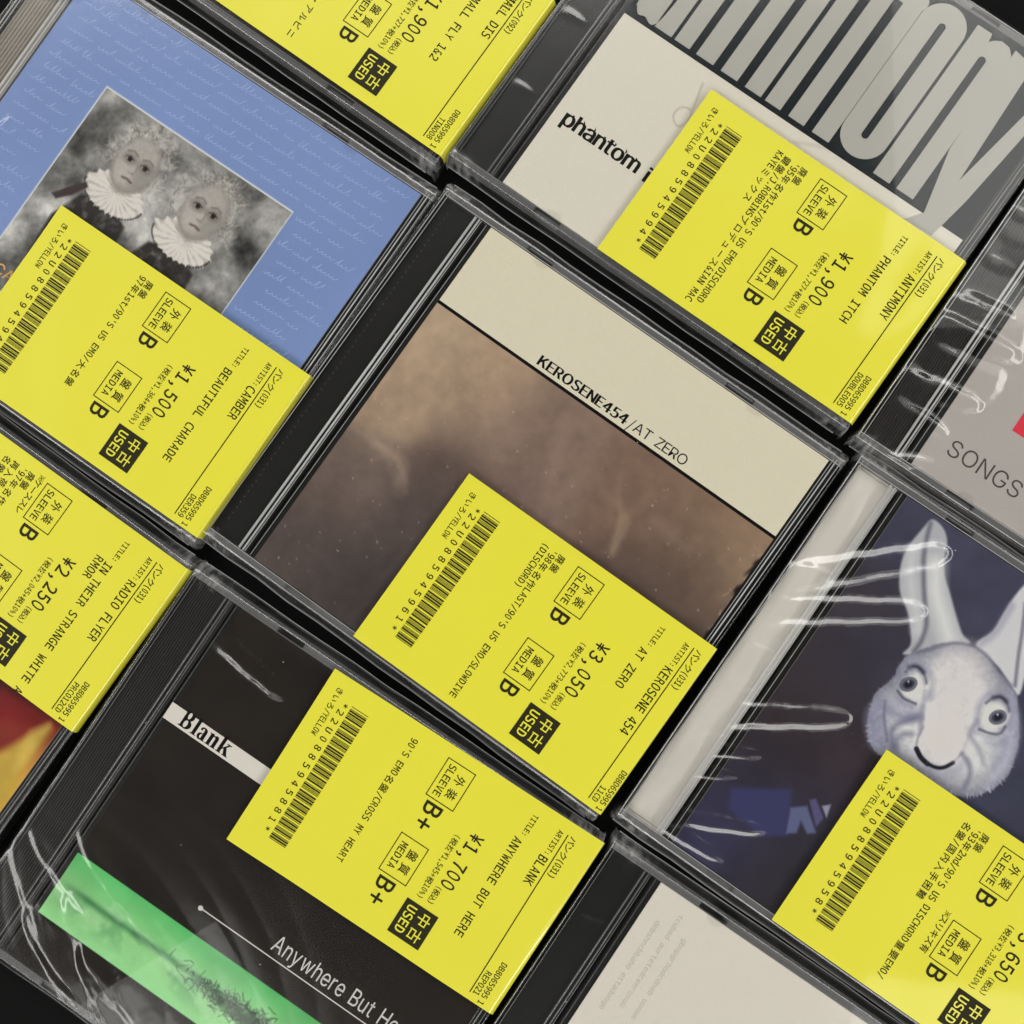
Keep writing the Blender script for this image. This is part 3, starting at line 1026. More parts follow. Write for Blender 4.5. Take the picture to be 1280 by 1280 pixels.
for f, sd in ((f1, 1), (f2, 2)):
    # dark clothes, ruff, face
    nb = art.noise(2.2, 3, 40 + sd)
    art.poly([(f[0] - 13, f[1] + 27), (f[0] - 9, f[1] + 17), (f[0], f[1] + 14), (f[0] + 8, f[1] + 18), (f[0] + 10, f[1] + 40), (f[0] - 12, f[1] + 42)], (44, 41, 39), 1.0,
             mod=np.clip(0.75 + 1.2 * (nb - 0.3), 0, 1))
    th = np.arctan2(art.V - f[1] - 11, art.U - f[0])
    rr = np.hypot((art.U - f[0] + 0.5) / 10.5, (art.V - f[1] - 11.5) / 6.3)
    rag = 1 + 0.05 * np.sin(th * 22) + 0.12 * (art.noise(1.2, 2, 50 + sd) - 0.5)
    rm = np.clip((rag - rr) / 0.08, 0, 1)
    pl = 200 + 20 * np.sin(th * 22 + 3 * art.noise(3, 2, 66 + sd)) + 46 * (art.noise(2.0, 3, 60 + sd) - 0.5)
    art.img = art.img * (1 - rm[..., None]) + np.stack([pl, pl * 0.975, pl * 0.94], -1) * rm[..., None]
    for k in range(30):
        t = math.pi * (0.02 + 0.96 * k / 29)
        art.blob((f[0] - 0.5 + 10.3 * math.cos(t), f[1] + 11.5 + 6.3 * math.sin(t)), 0.32, 0.32, 0, (40, 36, 34), 0.25, 0.85)
    gh = np.random.default_rng(70 + sd)
    for k in range(150):
        t = gh.uniform(math.pi * 0.92, math.pi * 2.08)
        rr_ = gh.uniform(0.0, 1.0)
        x0, y0 = f[0] + (6.6 + 4.6 * rr_) * math.cos(t), f[1] - 0.5 + (8.6 + 3.0 * rr_) * math.sin(t) + (6.0 * gh.random() if abs(math.cos(t)) > 0.8 else 0)
        a0 = gh.uniform(0, 6.3)
        pts = [(x0, y0)]
        for q in range(4):
            a0 += gh.uniform(-1.3, 1.3)
            pts.append((pts[-1][0] + 0.75 * math.cos(a0), pts[-1][1] + 0.75 * math.sin(a0)))
        art.stroke(pts, 0.22, (78, 73, 68) if k % 3 == 0 else (186, 180, 172), 0.4, gh.uniform(0.25, 0.65))
    # face
    art.blob((f[0], f[1] + 1.2), 6.9, 9.2, 4, (118, 112, 106), 1.6, 0.85)
    art.blob((f[0] - 0.4, f[1] + 0.4), 6.3, 8.3, 4, (156, 151, 145), 1.6)
    art.blob((f[0] - 1.8, f[1] + 4.2), 2.6, 3.0, 0, (168, 162, 155), 2.6, 0.8)
    art.blob((f[0] + 3.8, f[1] + 2.6), 2.4, 5.0, 12, (132, 129, 122), 2.4, 0.75)
    for ex in (-2.9, 2.7):
        art.blob((f[0] + ex, f[1] - 0.1), 2.3, 1.6, 0, (92, 85, 80), 1.5, 0.6)
        art.blob((f[0] + ex, f[1] + 0.0), 1.15, 0.55, 4, (178, 172, 165), 0.4, 0.7)
        art.blob((f[0] + ex + 0.1, f[1] + 0.0), 0.8, 0.8, 0, (34, 30, 28), 0.4)
        art.stroke([(f[0] + ex - 1.5, f[1] - 0.1), (f[0] + ex - 0.2, f[1] - 0.85), (f[0] + ex + 1.4, f[1] - 0.2)], 0.35, (52, 46, 43), 0.3, 0.9)
        art.stroke([(f[0] + ex - 1.8, f[1] - 1.9), (f[0] + ex, f[1] - 2.7), (f[0] + ex + 1.7, f[1] - 2.0)], 0.45, (92, 85, 79), 0.6, 0.8)
    art.stroke([(f[0] + 0.5, f[1] + 0.3), (f[0] + 0.9, f[1] + 2.6), (f[0] + 0.3, f[1] + 3.4)], 0.4, (118, 111, 105), 0.7, 0.8)
    art.stroke([(f[0] - 0.8, f[1] + 3.5), (f[0] + 0.9, f[1] + 3.6)], 0.3, (112, 104, 98), 0.5, 0.7)
    art.stroke([(f[0] - 1.6, f[1] + 5.8), (f[0], f[1] + 5.5), (f[0] + 1.6, f[1] + 5.9)], 0.7, (88, 76, 72), 0.5, 0.9)
art.img = np.where(inm[..., None], art.img * grain[..., None], art.img)
arm = [(44.70, 64.17), (47.78, 59.83), (51.56, 55.41), (52.90, 56.41), (50.30, 61.18), (46.74, 64.85)]
art.poly(arm, (58, 48, 50), 0.6)
# keep the portrait inside its frame
gold_at = [(46.89, 93.55)][0]


def draw(mb):
    g = np.random.default_rng(5)
    v = 6.0
    while v < 118:
        u = 17.5 + g.uniform(0, 2)
        while u < 134:
            ln = g.uniform(4.0, 11.0)
            pts = []
            ph = g.uniform(0, 6)
            k = 0.0
            amp, om = 0.42, 4.2
            nxt = 0.0
            while k < ln:
                if k >= nxt:
                    om, nxt = g.uniform(3.2, 5.2), k + 1.4
                    amp = g.choice([0.36, 0.42, 0.5, 1.25], p=[0.35, 0.3, 0.22, 0.13])
                ph += om * 0.13
                y = amp * (math.sin(ph) + (0.6 if amp > 1 else 0.0))
                pts.append((u + k + 0.22 * math.cos(ph) + 0.45 * y, v - 0.05 * k - y))
                k += 0.13
            cu, cv = u + ln / 2, v
            if not (pu0 - 1 < u + ln and u < pu1 + 1 and pv0 - 1 < v < pv1 + 1) and u + ln < 136:
                mb.ribbon(pts, 0.21, ZT, 2)
            u += ln + g.uniform(0.8, 2.2)
        v += 4.6 + g.uniform(-0.3, 0.3)
    prop_text(mb, 'CA', (gold_at[0] - 3.2, gold_at[1]), None, 3.4, ZT, 3, 'sans', 0.01)


booklet(root, art, draw, [M['script'], M['gold']])
price_label(root, 50.8, 65.6, 142, '22U0885945941', 'CAMBER', 'BEAUTIFUL CHARADE', '', '¥1,500', '(税抜¥1,364+税10%)', 'B',
            ['廃盤', "97年1st/90'S US EMO/大名盤"], 'DER359', wrap=3.4, tilt=0.0)
plastic_sleeve(root, [(21, 8, 150, 12, 2.0, 0.5), (22, 52, 100, 14, 1.6, 0.8)], 2, 1.0)

# ================================================================ B: condensed silver lettering
root = jewel_case('B', 'jewel case with cream cover under giant condensed silver letters on dark teal')
back_tray(root, 'smooth')
front_lid(root, False)
art = Art(17.8, 137.8, 2.6, 122.4, 0.34, (219, 213, 198))
art.img *= (1 + 0.04 * (art.noise(30, 3, 14) - 0.5))[..., None]
e0, e1 = [(16.41, 59.12), (137.42, 60.78)]
bv = (e0[1] + e1[1]) / 2
swl = [(49.15, 64.39), (49.95, 67.55), (50.64, 69.97), (51.34, 72.99), (51.87, 74.90), (51.78, 77.65), (50.44, 79.19), (48.31, 78.18), (47.42, 76.33), (48.03, 74.04), (49.77, 73.05), (51.07, 73.18)]
art.stroke(smooth_poly(swl, 5, False), 0.7, (150, 143, 132), 1.0, 0.8)
swl = [(81.52, 63.63), (86.50, 61.32), (91.81, 59.52), (98.83, 59.15), (104.01, 59.30)]
art.stroke(smooth_poly(swl, 5, False), 1.6, (168, 162, 150), 2.4, 0.8)


def capsule(p, q, r, n=14):
    dx, dy = q[0] - p[0], q[1] - p[1]
    d = math.hypot(dx, dy)
    a0 = math.atan2(dy, dx)
    out = [(q[0] + r * math.cos(a0 - math.pi / 2 + math.pi * k / n), q[1] + r * math.sin(a0 - math.pi / 2 + math.pi * k / n)) for k in range(n + 1)]
    out += [(p[0] + r * math.cos(a0 + math.pi / 2 + math.pi * k / n), p[1] + r * math.sin(a0 + math.pi / 2 + math.pi * k / n)) for k in range(n + 1)]
    return out


def draw(mb):
    # teal band, silver letters, teal counters - each a sheet a little above the one below
    mb.poly([(17.8, 2.6), (137.8, 2.6), (137.8, bv), (17.8, bv)], ZT, 2)
    s1, s2, s3 = ZT + 0.03, ZT + 0.06, ZT + 0.09
    top = 5.0
    bot = bv - 1.7
    stems = [(27.48, 55.96), (33.50, 55.72), (34.61, 56.25), (39.99, 55.98), (42.39, 56.23), (48.52, 56.19), (51.22, 56.99), (57.09, 56.51), (59.85, 56.88), (65.54, 56.59)]
    stems2 = [(67.03, 56.91), (72.47, 56.71), (75.32, 57.01), (80.84, 56.73), (83.68, 57.25), (89.58, 56.70)]
    us = [(stems[2 * k][0], stems[2 * k + 1][0]) for k in range(5)] + [(stems2[2 * k][0], stems2[2 * k + 1][0]) for k in range(3)]
    for a, b in us:
        mb.poly([(a, top + 4), (b, top + 4), (b, bot), (a, bot)], s1, 3)
    # arches that join the stems of each letter
    for i, j in ((1, 2), (5, 6), (6, 7)):
        a, b = us[i][0], us[j][1]
        mb.poly(capsule((a + 2.4, top + 3.2), (b - 2.4, top + 3.2), 3.0), s2, 3)
    # bowl of the first letter
    bl = [(19.12, 54.29), (20.45, 55.88), (22.12, 56.82), (24.09, 56.72), (25.70, 55.53), (26.62, 53.94), (26.85, 52.53), (25.17, 50.14)]
    u_l, u_r = bl[0][0], us[0][0]
    mb.poly(smooth_poly([(u_l, bot - 40), (u_l, bot - 6), (u_l + 0.6, bot - 2.2), (u_l + 2.2, bot - 0.3), (u_l + 4.0, bot - 0.8), (u_r + 0.5, bot - 3.2), (u_r + 0.5, bot - 40)], 6), s1, 3)
    # o
    a, b = [(97.11, 50.22), (96.96, 10.93)]
    uc = (a[0] + b[0]) / 2
    r = 7.3
    mb.poly(capsule((uc, a[1]), (uc, b[1]), r), s1, 3)
    mb.poly(capsule((uc, a[1]), (uc, b[1]), 1.15), s3, 2)
    # n
    nl, nb, nr = [(105.28, 57.45), (111.11, 56.99), (119.26, 57.30)]
    c1, c2 = [(112.44, 56.82), (112.00, 12.65)]
    ntop = [(104.74, 4.30), (110.43, 4.17), (113.41, 3.25), (118.05, 5.33)]
    x0, x1 = nl[0], nr[0]
    mb.poly([(x0, ntop[0][1]), (x0 + 5.0, ntop[0][1]), (x0 + 5.4, ntop[0][1] + 2.6), (x0 + 6.6, ntop[0][1] + 1.3), (x0 + 8.6, ntop[0][1] + 0.2), (x1 - 2.6, ntop[0][1] + 0.6), (x1 - 0.8, ntop[0][1] + 2.4),
             (x1, ntop[0][1] + 6), (x1, bot), (x0, bot)], s1, 3)
    uc = (c1[0] + c2[0]) / 2
    mb.poly([(uc - 1.2, bot + 0.02)] + [(uc - 1.2 * math.cos(math.pi * k / 12), c2[1] - 1.2 * math.sin(math.pi * k / 12)) for k in range(13)] + [(uc + 1.2, bot + 0.02)], s2, 2)
    # y with its tail dropping below the band
    y = [(118.61, 4.57), (119.43, 39.63), (124.05, 59.57), (120.53, 64.41), (129.62, 64.03), (130.57, 59.12), (132.14, 49.85), (134.92, 24.42), (125.97, 5.89)]
    mb.poly(y, s2, 3)
    wdg = [(127.04, 45.94), (125.54, 8.44), (131.76, 17.63)]
    mb.poly(wdg, s3, 2)
    # lower left wording
    p0, p1 = [(21.48, 99.29), (48.63, 98.04)]
    w = p1[0] - p0[0]
    x = p0[0]
    base_v = (p0[1] + p1[1]) / 2 - 0.6
    k = 0
    prop_text(mb, 'phantom', (x, base_v), w - 0.4, 5.0, ZT, 4, 'sans', 0.0, track=0.06, bold=0.5)
    for q in range(7):
        mb.poly([(x + 1.8 + q * w / 7.2, base_v - 4.2 - (q % 3) * 0.3), (x + 2.5 + q * w / 7.2, base_v - 4.0), (x + 2.2 + q * w / 7.2, base_v - 3.0)], ZT + 0.02, 4)
    i0, = [(51.25, 98.18)]
    prop_text(mb, 'itch', (i0[0], base_v + 0.6), None, 4.8, ZT, 4, 'sans', 0.0, bold=0.5)


booklet(root, art, draw, [M['teal'], M['silver'], M['inkblack']])
price_label(root, 52.6, 65.6, 142, '22U0885945994', 'ANTIMONY', 'PHANTOM ITCH', '', '¥1,900', '(税抜¥1,727+税10%)', 'B',
            ['廃盤', "'95年名作1st/90'S US EMO/DISCHORD", '鍵盤/J.ROBBINSプロデュース&IAN MAC', 'KAYEミックス'], 'DOUBLEOO5', wrap=2.5)
plastic_sleeve(root, [(11, 96, 175, 7, 1.5, 0.5), (11, 70, 178, 7, 1.4, 0.5)], 3, 0.4)

# ================================================================ A: only the label shows
root = jewel_case('A', 'black jewel case above the blue cover, showing little but its yellow 1,900 yen label')
back_tray(root, 'smooth')
front_lid(root, False)
art = Art(17.8, 137.8, 2.6, 122.4, 1.0, (40, 36, 36))
booklet(root, art)
e = [(131.25, 80.78), (122.66, 99.83)]
kt = [(82.57, 118.77)][0]
price_label(root, 52.6, 64.2, 142, '22U0885945960', 'SMALL DIS', 'SMALL FLY 1&2', '', '¥1,900', '(税抜¥1,727+税10%)', 'B',
            ['', ''], 'TINOO8', genre='パンク(092)', wrap=5.0, artist_at=max(4.0, e[0][1] - 64.2 - 9 * 1.93), title_at=max(3.0, e[1][1] - 64.2 - 13 * 1.93), extra=[('スティーヴ・アルビニ', kt[0] - 52.6, kt[1] - 64.2 - 30.4, 1.52, 2.05)])
plastic_sleeve(root, [], 4, 0.5)

# ================================================================ E: grey cover, red square
root = jewel_case('E', 'jewel case with grey cover, red square and finely ribbed black spine')
back_tray(root, 'ribbed')
front_lid(root)
art = Art(17.8, 137.8, 2.6, 122.4, 0.6, (160, 154, 149))
art.img *= (1 + 0.05 * (art.noise(30, 3, 24) - 0.5))[..., None]


def draw(mb):
    a, b = [(24.06, 113.94), (43.07, 115.00)]
    w = b[0] - a[0]
    prop_text(mb, 'SONGS', (a[0], (a[1] + b[1]) / 2), w * 5.0 / 4.02, 5.1, ZT, 2, 'sans', -0.004, track=0.1)
    prop_text(mb, 'OF', (a[0] + w * 5.0 / 4.02 + 4.2, (a[1] + b[1]) / 2), None, 5.1, ZT, 2, 'sans', -0.004, track=0.1)
    q = [(36.01, 98.08), (36.22, 92.17), (40.30, 98.49)]
    u0, v0, v1 = (q[0][0] + q[1][0]) / 2, q[1][1] - 14.0, (q[0][1] + q[2][1]) / 2
    mb.poly([(u0, v0), (u0 + 30, v0), (u0 + 30, v1), (u0, v1)], ZT, 3)


booklet(root, art, draw, [M['greyink'], M['red']])
cr = [(26.95, 80.85), (25.50, 98.56), (21.78, 110.25), (18.88, 71.72)]
plastic_sleeve(root, [(*cr[0], 172, 26, 4.4, 1.0), (*cr[1], 168, 22, 4.2, 1.0), (cr[0][0] - 4, cr[0][1] + 3, 250, 15, 6.5, -0.52), (cr[1][0] - 3, cr[1][1] + 2, 262, 14, 6.0, -0.52), (24, 60, 255, 14, 6.0, -0.52), (*cr[2], 176, 18, 3.4, 1.0), (*cr[3], 170, 14, 3.0, 1.0), (23, 119, 150, 20, 2.6, 1.0),
                      (12, 106, 172, 9, 2.2, 0.6), (12, 90, 174, 8, 2.2, 0.6), (12, 75, 172, 9, 2.4, 0.6), (12, 60, 174, 9, 2.2, 0.6), (12, 44, 174, 10, 2.2, 0.6)], 5, 1.2)

# ================================================================ F: red and yellow cover
root = jewel_case('F', 'jewel case with blurred red and yellow cover mostly hidden by its 2,250 yen label')
back_tray(root, 'smooth')
front_lid(root, False)
art = Art(17.8, 137.8, 2.6, 122.4, 0.5, (90, 30, 24))
pp = [(124.53, 63.30), (120.38, 67.70), (131.20, 74.22), (132.57, 66.11), (129.00, 77.23), (137.43, 82.55), (133.39, 61.25), (135.65, 88.10), (117.59, 63.97), (137.99, 72.19)]
cc = [(102, 22, 20), (88, 24, 22), (160, 84, 40), (132, 44, 30), (176, 120, 48), (196, 164, 66), (96, 26, 22), (190, 150, 58), (60, 20, 20), (186, 150, 70)]
art.field(pp, cc, 5.0)
pl = [(113.46, 64.63), (117.47, 61.77), (134.03, 61.36), (134.34, 62.60), (131.15, 66.73), (128.81, 72.81), (126.89, 76.40), (124.25, 79.02)]
art.poly(pl, (118, 26, 26), 3.0, 0.9)
pl = [(119.23, 72.32), (124.23, 68.74), (129.79, 66.96), (128.45, 72.34), (126.71, 76.16), (124.25, 79.02)]
art.poly(pl, (134, 52, 38), 5.0, 0.8)
pl = [(123.79, 80.45), (127.42, 77.11), (129.48, 72.70), (131.65, 66.37), (134.53, 61.51), (135.77, 62.68), (136.08, 76.41), (136.10, 86.66), (133.26, 93.09)]
art.poly(pl, (190, 160, 66), 2.5, 0.9)
pl = [(131.33, 66.97), (134.31, 62.25), (134.54, 68.71), (134.87, 75.81), (133.81, 79.51), (132.01, 71.99)]
art.poly(pl, (204, 176, 88), 3.0, 0.7)
art.img *= 0.92 * (1 + 0.3 * (art.noise(8, 3, 9) - 0.5))[..., None]
booklet(root, art)
price_label(root, 51.5, 1.4, 142, '22U0885945955', 'RADIO FLYER', 'IN THEIR STRANGE WHITE A', 'RMOR', '¥2,250', '(税抜¥2,045+税10%)', 'B',
            ['廃盤', "'97年名作/90'S US EMO", '再入荷', '名盤'], 'PRCO12CD', wrap=2.6, side='※ケーススレ')
plastic_sleeve(root, [], 6, 0.5)

# ================================================================ G: black cover with green strip
root = jewel_case('G', 'jewel case with black cover, green landscape strip and white name bar')
back_tray(root, 'ribbed')
front_lid(root, False)
art = Art(17.8, 137.8, 2.6, 122.4, 0.30, (31, 27, 24))
st = [(15.86, 87.10), (15.50, 107.27), (83.99, 87.73), (73.44, 108.26)]
su0, sv0, sv1 = (st[0][0] + st[1][0]) / 2, (st[0][1] + st[2][1]) / 2, (st[1][1] + st[3][1]) / 2
strip = art.inside([(su0, sv0), (137.0, sv0), (137.0, sv1), (su0, sv1)])
t = (art.V - sv0) / (sv1 - sv0)
topc, midc, lowc = np.array((82, 170, 96.)), np.array((134, 190, 126.)), np.array((140, 204, 136.))
gr = np.where((t < 0.5)[..., None], topc + (midc - topc) * (t / 0.5)[..., None], midc + (lowc - midc) * ((t - 0.5) / 0.5)[..., None])
gr = gr * (1 + 0.26 * (art.noise(14, 4, 33) - 0.5))[..., None]
land = art.noise(7, 4, 71)
hz = 0.47 + 0.05 * (art.noise(20, 3, 72) - 0.5)
dk = np.exp(-((t - hz) / 0.05) ** 2) * np.clip((art.U - su0 - 2) / 10, 0, 1) * 0.75 * np.clip(0.4 + land, 0, 1)
gr = gr * (1 - dk[..., None]) + np.array((44, 96, 60.)) * dk[..., None]
under = np.clip((t - hz) / 0.06, 0, 1) * np.clip((0.92 - t) / 0.25, 0, 1) * np.clip((land - 0.46) * 2.5, 0, 0.3) * np.clip((art.U - su0) / 14, 0, 1)
gr = gr * (1 - under[..., None]) + np.array((52, 110, 70.)) * under[..., None]
art.img = np.where(strip[..., None], gr, art.img)
hv = sv0 + (sv1 - sv0) * 0.47
g = np.random.default_rng(9)


def branch(p, a, ln, w, depth):
    q = (p[0] + ln * math.cos(a), p[1] + ln * math.sin(a))
    if not (sv0 + 0.8 < q[1] < sv1 - 1):
        return
    art.stroke([p, q], w, (36, 66, 44), 0.25, 0.85)
    if depth:
        for k in range(3):
            branch(q, a + g.uniform(-0.75, 0.75), ln * g.uniform(0.6, 0.85), w * 0.66, depth - 1)


su, sv = [(79.05, 95.31)][0]
for k in range(420):
    t0 = g.normal(0, 1.0)
    x0 = su + 6 + 9 * t0
    y0 = hv + 0.8 + g.normal(0, 1.3) * (1.25 if abs(t0) < 1 else 0.7)
    a0 = g.uniform(0, 6.3)
    pts = [(x0, y0)]
    for q in range(5):
        a0 += g.uniform(-0.9, 0.9)
        pts.append((pts[-1][0] + 0.6 * math.cos(a0), pts[-1][1] + 0.5 * math.sin(a0)))
    if all(sv0 + 1.0 < p_[1] < sv1 - 1.5 for p_ in pts):
        art.stroke(pts, g.uniform(0.12, 0.30), (26, 44, 30) if k % 5 else (104, 142, 98), 0.26, g.uniform(0.5, 0.95))
for k in range(7):
    x0 = su - 16 + 2.6 * k
    branch((x0, hv + 0.6), -math.pi / 2 + g.uniform(-0.3, 0.3), 0.6 + 0.12 * k, 0.22, 2)
art.blob((su + 8, hv + 2.0), 15, 1.5, 1, (40, 64, 44), 1.6, 0.7)
art.blob((su + 26, hv + 3.0), 12, 2.2, 2, (40, 62, 44), 2.5, 0.6)
nbk = art.noise(20, 4, 51)
art.img = np.where(strip[..., None], art.img, art.img * (0.75 + 0.5 * nbk)[..., None])


def serif_blank(mb, p, k, z, mat):
    """bold high-contrast serif word, drawn letter by letter (unit: x-height 0.7, cap 1.0; v grows downwards)"""
    def S(pts, zz=0.0, m=mat):
        mb.poly([(p[0] + x * k * 0.95, p[1] - y * k) for x, y in pts], z + zz, m)

    def E(cx, cy, rx, ry, zz, m):
        S([(cx + rx * math.cos(2 * math.pi * i / 20), cy + ry * math.sin(2 * math.pi * i / 20)) for i in range(20)], zz, m)
    bgm = 3
    # B
    S([(0, 0), (0.42, 0), (0.42, 0.06), (0.32, 0.06), (0.32, 0.94), (0.42, 0.94), (0.42, 1), (0, 1), (0, 0.94), (0.09, 0.94), (0.09, 0.06), (0, 0.06)])
    E(0.42, 0.74, 0.27, 0.26, 0.02, mat)
    E(0.42, 0.27, 0.32, 0.27, 0.03, mat)
    E(0.37, 0.745, 0.10, 0.19, 0.05, bgm)
    E(0.38, 0.27, 0.12, 0.20, 0.06, bgm)
    # l
    S([(0.84, 0), (1.2, 0), (1.2, 0.05), (1.13, 0.05), (1.13, 1), (0.84, 0.97), (0.84, 0.92), (0.92, 0.92), (0.92, 0.05), (0.84, 0.05)])
    # a
    E(1.45, 0.17, 0.19, 0.19, 0.02, mat)
    E(1.5, 0.19, 0.08, 0.12, 0.04, bgm)
    S([(1.53, 0.0), (1.8, 0.0), (1.8, 0.06), (1.74, 0.06), (1.74, 0.5), (1.7, 0.62), (1.58, 0.69), (1.42, 0.69), (1.3, 0.62), (1.29, 0.52), (1.34, 0.47), (1.42, 0.5), (1.42, 0.6), (1.5, 0.62), (1.54, 0.55)], 0.05)
    # n
    S([(1.87, 0), (2.2, 0), (2.2, 0.05), (2.15, 0.05), (2.15, 0.52), (2.24, 0.57), (2.29, 0.5), (2.29, 0.05), (2.24, 0.05), (2.24, 0), (2.56, 0), (2.56, 0.05), (2.5, 0.05), (2.5, 0.55), (2.44, 0.67), (2.32, 0.69), (2.15, 0.6),
       (2.15, 0.69), (1.87, 0.67), (1.87, 0.62), (1.94, 0.62), (1.94, 0.05), (1.87, 0.05)])
    # k
    S([(2.62, 0), (2.95, 0), (2.95, 0.05), (2.9, 0.05), (2.9, 0.25), (2.98, 0.33), (3.12, 0.05), (3.06, 0.05), (3.06, 0), (3.42, 0), (3.42, 0.05), (3.36, 0.05), (3.12, 0.45), (3.26, 0.62), (3.34, 0.63), (3.34, 0.68),
       (3.04, 0.68), (3.04, 0.63), (3.14, 0.62), (2.9, 0.35), (2.9, 1), (2.62, 0.97), (2.62, 0.92), (2.69, 0.92), (2.69, 0.05), (2.62, 0.05)])


def draw(mb):
    a, b, c, d = [(16.51, 36.83), (16.10, 42.13), (47.98, 35.57), (39.78, 36.96)]
    u0, v0, v1 = (a[0] + b[0]) / 2, (a[1] + c[1]) / 2, b[1] + (c[1] - a[1]) / 2
    mb.poly([(u0, v0), (u0 + 48, v0), (u0 + 48, v1), (u0, v1)], ZT, 2)
    p, q = [(21.07, 42.38), (38.53, 42.08)]
    serif_blank(mb, (p[0], v1 - 0.75), (q[0] - p[0]) / 3.25, ZT + 0.02, 4)
    l0, = [(56.57, 80.04)]
    l1, = [(114.44, 80.50)]
    lv_ = (l0[1] + l1[1]) / 2
    mb.poly([(l0[0], lv_ - 0.17), (136.5, lv_ - 0.17), (136.5, lv_ + 0.17), (l0[0], lv_ + 0.17)], ZT, 5)
    mb.poly([(l0[0] + 0.75 * math.cos(2 * math.pi * k / 20), lv_ + 0.75 * math.sin(2 * math.pi * k / 20)) for k in range(20)], ZT + 0.03, 5)
    t0, = [(79.74, 77.86)]
    t1, = [(122.37, 76.94)]
    prop_text(mb, 'Anywhere But He', (t0[0], lv_ - 1.9), t1[0] - t0[0], 5.0, ZT, 5, 'sans', 0.0, track=0.085)
    prop_text(mb, 're', (t1[0] + 0.5, lv_ - 1.9), None, 5.0, ZT, 5, 'sans', 0.0, track=0.085)


M['strip_white'] = principled('white_bar_print', ink((224, 218, 208)), 0.5, 0.2)
booklet(root, art, draw, [M['strip_white'], M['strip_white'], M['inkblack'], M['inkwhite']])
price_label(root, 50.8, 1.2, 142, '22U0885945881', 'BLANK', 'ANYWHERE BUT HERE', '', '¥1,700', '(税抜¥1,545+税10%)', 'B+',
            ["90'S EMO名盤/CROSS MY HEART"], 'REPO21', wrap=1.0, tilt=-1.2)
cr = [(14.58, 80.72), (2.79, 88.70), (14.92, 108.11), (22.23, 97.48), (0.63, 95.13)]
plastic_sleeve(root, [(*cr[0], 28, 56, 3.0, -0.54), (*cr[1], 24, 30, 2.6, -0.55), (*cr[2], 26, 30, 4.2, -0.54), (*cr[3], 34, 34, 5.0, -0.52), (*cr[4], 40, 24, 2.2, -0.55), (34, 104, 42, 26, 5.5, -0.52), (48, 108, 30, 24, 4.5, -0.53),
                      (44, 16.5, 188, 24, 3.6, 0.9)], 7, 1.3, 1.2,
               waves=[(44, 118, 46, 28, 9.0, 0.22), (16, 104, 18, 45, 5.0, 0.10)])

# ================================================================ H: rabbit
root = jewel_case('H', 'jewel case with a white rabbit face on dark purple and a cream spine strip')
back_tray(root, 'cream')
front_lid(root)
art = Art(17.8, 137.8, 2.6, 122.4, 0.28, (56, 50, 56))
pp = [(22.62, 7.57), (48.22, 9.41), (27.89, 40.12), (31.14, 57.26), (28.15, 73.15), (25.17, 89.03), (40.71, 91.90), (29.01, 102.85), (43.69, 76.08), (90.25, 57.17), (50.68, 106.79), (37.91, 47.02), (39.41, -3.98)]
cc = [(66, 63, 76), (70, 67, 82), (60, 52, 56), (58, 50, 52), (56, 46, 48), (54, 46, 48), (54, 48, 58), (58, 54, 74), (58, 46, 48), (64, 62, 76), (50, 44, 48), (62, 58, 70), (72, 68, 84)]
art.field(pp, cc, 9)
art.img *= np.array((0.86, 0.9, 0.96))
art.img *= (1 + 0.25 * (art.noise(9, 4, 13) - 0.5))[..., None]
# blue shapes at the bottom left of the picture
art.poly([(22.74, 100.37), (37.22, 90.74), (43.45, 102.31), (37.57, 106.44), (33.38, 106.30), (25.70, 105.52)], (54, 54, 92), 1.5, 0.9)
art.poly([(39.69, 95.19), (43.27, 92.16), (49.55, 97.00), (47.59, 98.63), (44.22, 96.63), (45.06, 100.15), (42.75, 102.03)], (88, 94, 128), 0.8, 0.9)
art.poly([(42.85, 90.40), (44.17, 88.96), (48.94, 92.29), (48.61, 95.60)], (84, 82, 124), 0.7, 0.8)
art.poly([(46.72, 89.74), (48.56, 87.93), (49.63, 91.81)], (150, 152, 176), 0.6, 0.8)
fur = art.noise(1.3, 3, 91, 0.7)
LIGHT, MID, DARK, PINK = (198, 198, 198), (116, 117, 133), (84, 84, 104), (210, 203, 200)
ear = smooth_poly([(27.23, 4.18), (31.04, 4.44), (34.24, 7.02), (36.20, 11.41), (39.11, 15.62), (42.82, 18.78), (47.33, 22.80), (52.15, 26.60), (55.51, 27.83), (50.60, 33.38), (45.52, 38.33), (41.69, 40.98), (41.94, 37.49), (39.03, 33.31), (35.73, 29.88), (31.25, 26.78), (28.11, 22.25), (26.52, 18.09), (25.95, 13.69), (26.44, 8.08)], 4)
art.poly(ear, (160, 161, 166), 0.8)
art.stroke(smooth_poly([(27.68, 14.89), (30.68, 20.48), (34.63, 25.40), (38.40, 28.99), (41.53, 33.01)], 5, False), 3.0, (190, 190, 192), 3.5, 0.8)
art.stroke(smooth_poly([(35.30, 14.42), (39.63, 20.98), (45.11, 25.77), (49.40, 29.46)], 5, False), 4.5, (206, 206, 204), 4.5, 0.85)
art.stroke(smooth_poly([(27.50, 5.43), (30.40, 13.01), (34.59, 19.69), (39.24, 26.02), (42.37, 30.05), (43.84, 34.74), (43.81, 38.56)], 5, False), 1.2, (90, 90, 104), 1.2, 0.85)
ear = smooth_poly([(57.26, 27.33), (58.82, 21.27), (58.57, 15.26), (58.44, 10.13), (59.05, 4.71), (61.46, -0.77), (65.73, 2.95), (68.73, 10.37), (69.61, 17.34), (73.14, 26.25), (74.43, 32.44), (66.07, 28.80)], 4)
art.poly(ear, (190, 189, 192), 0.8)
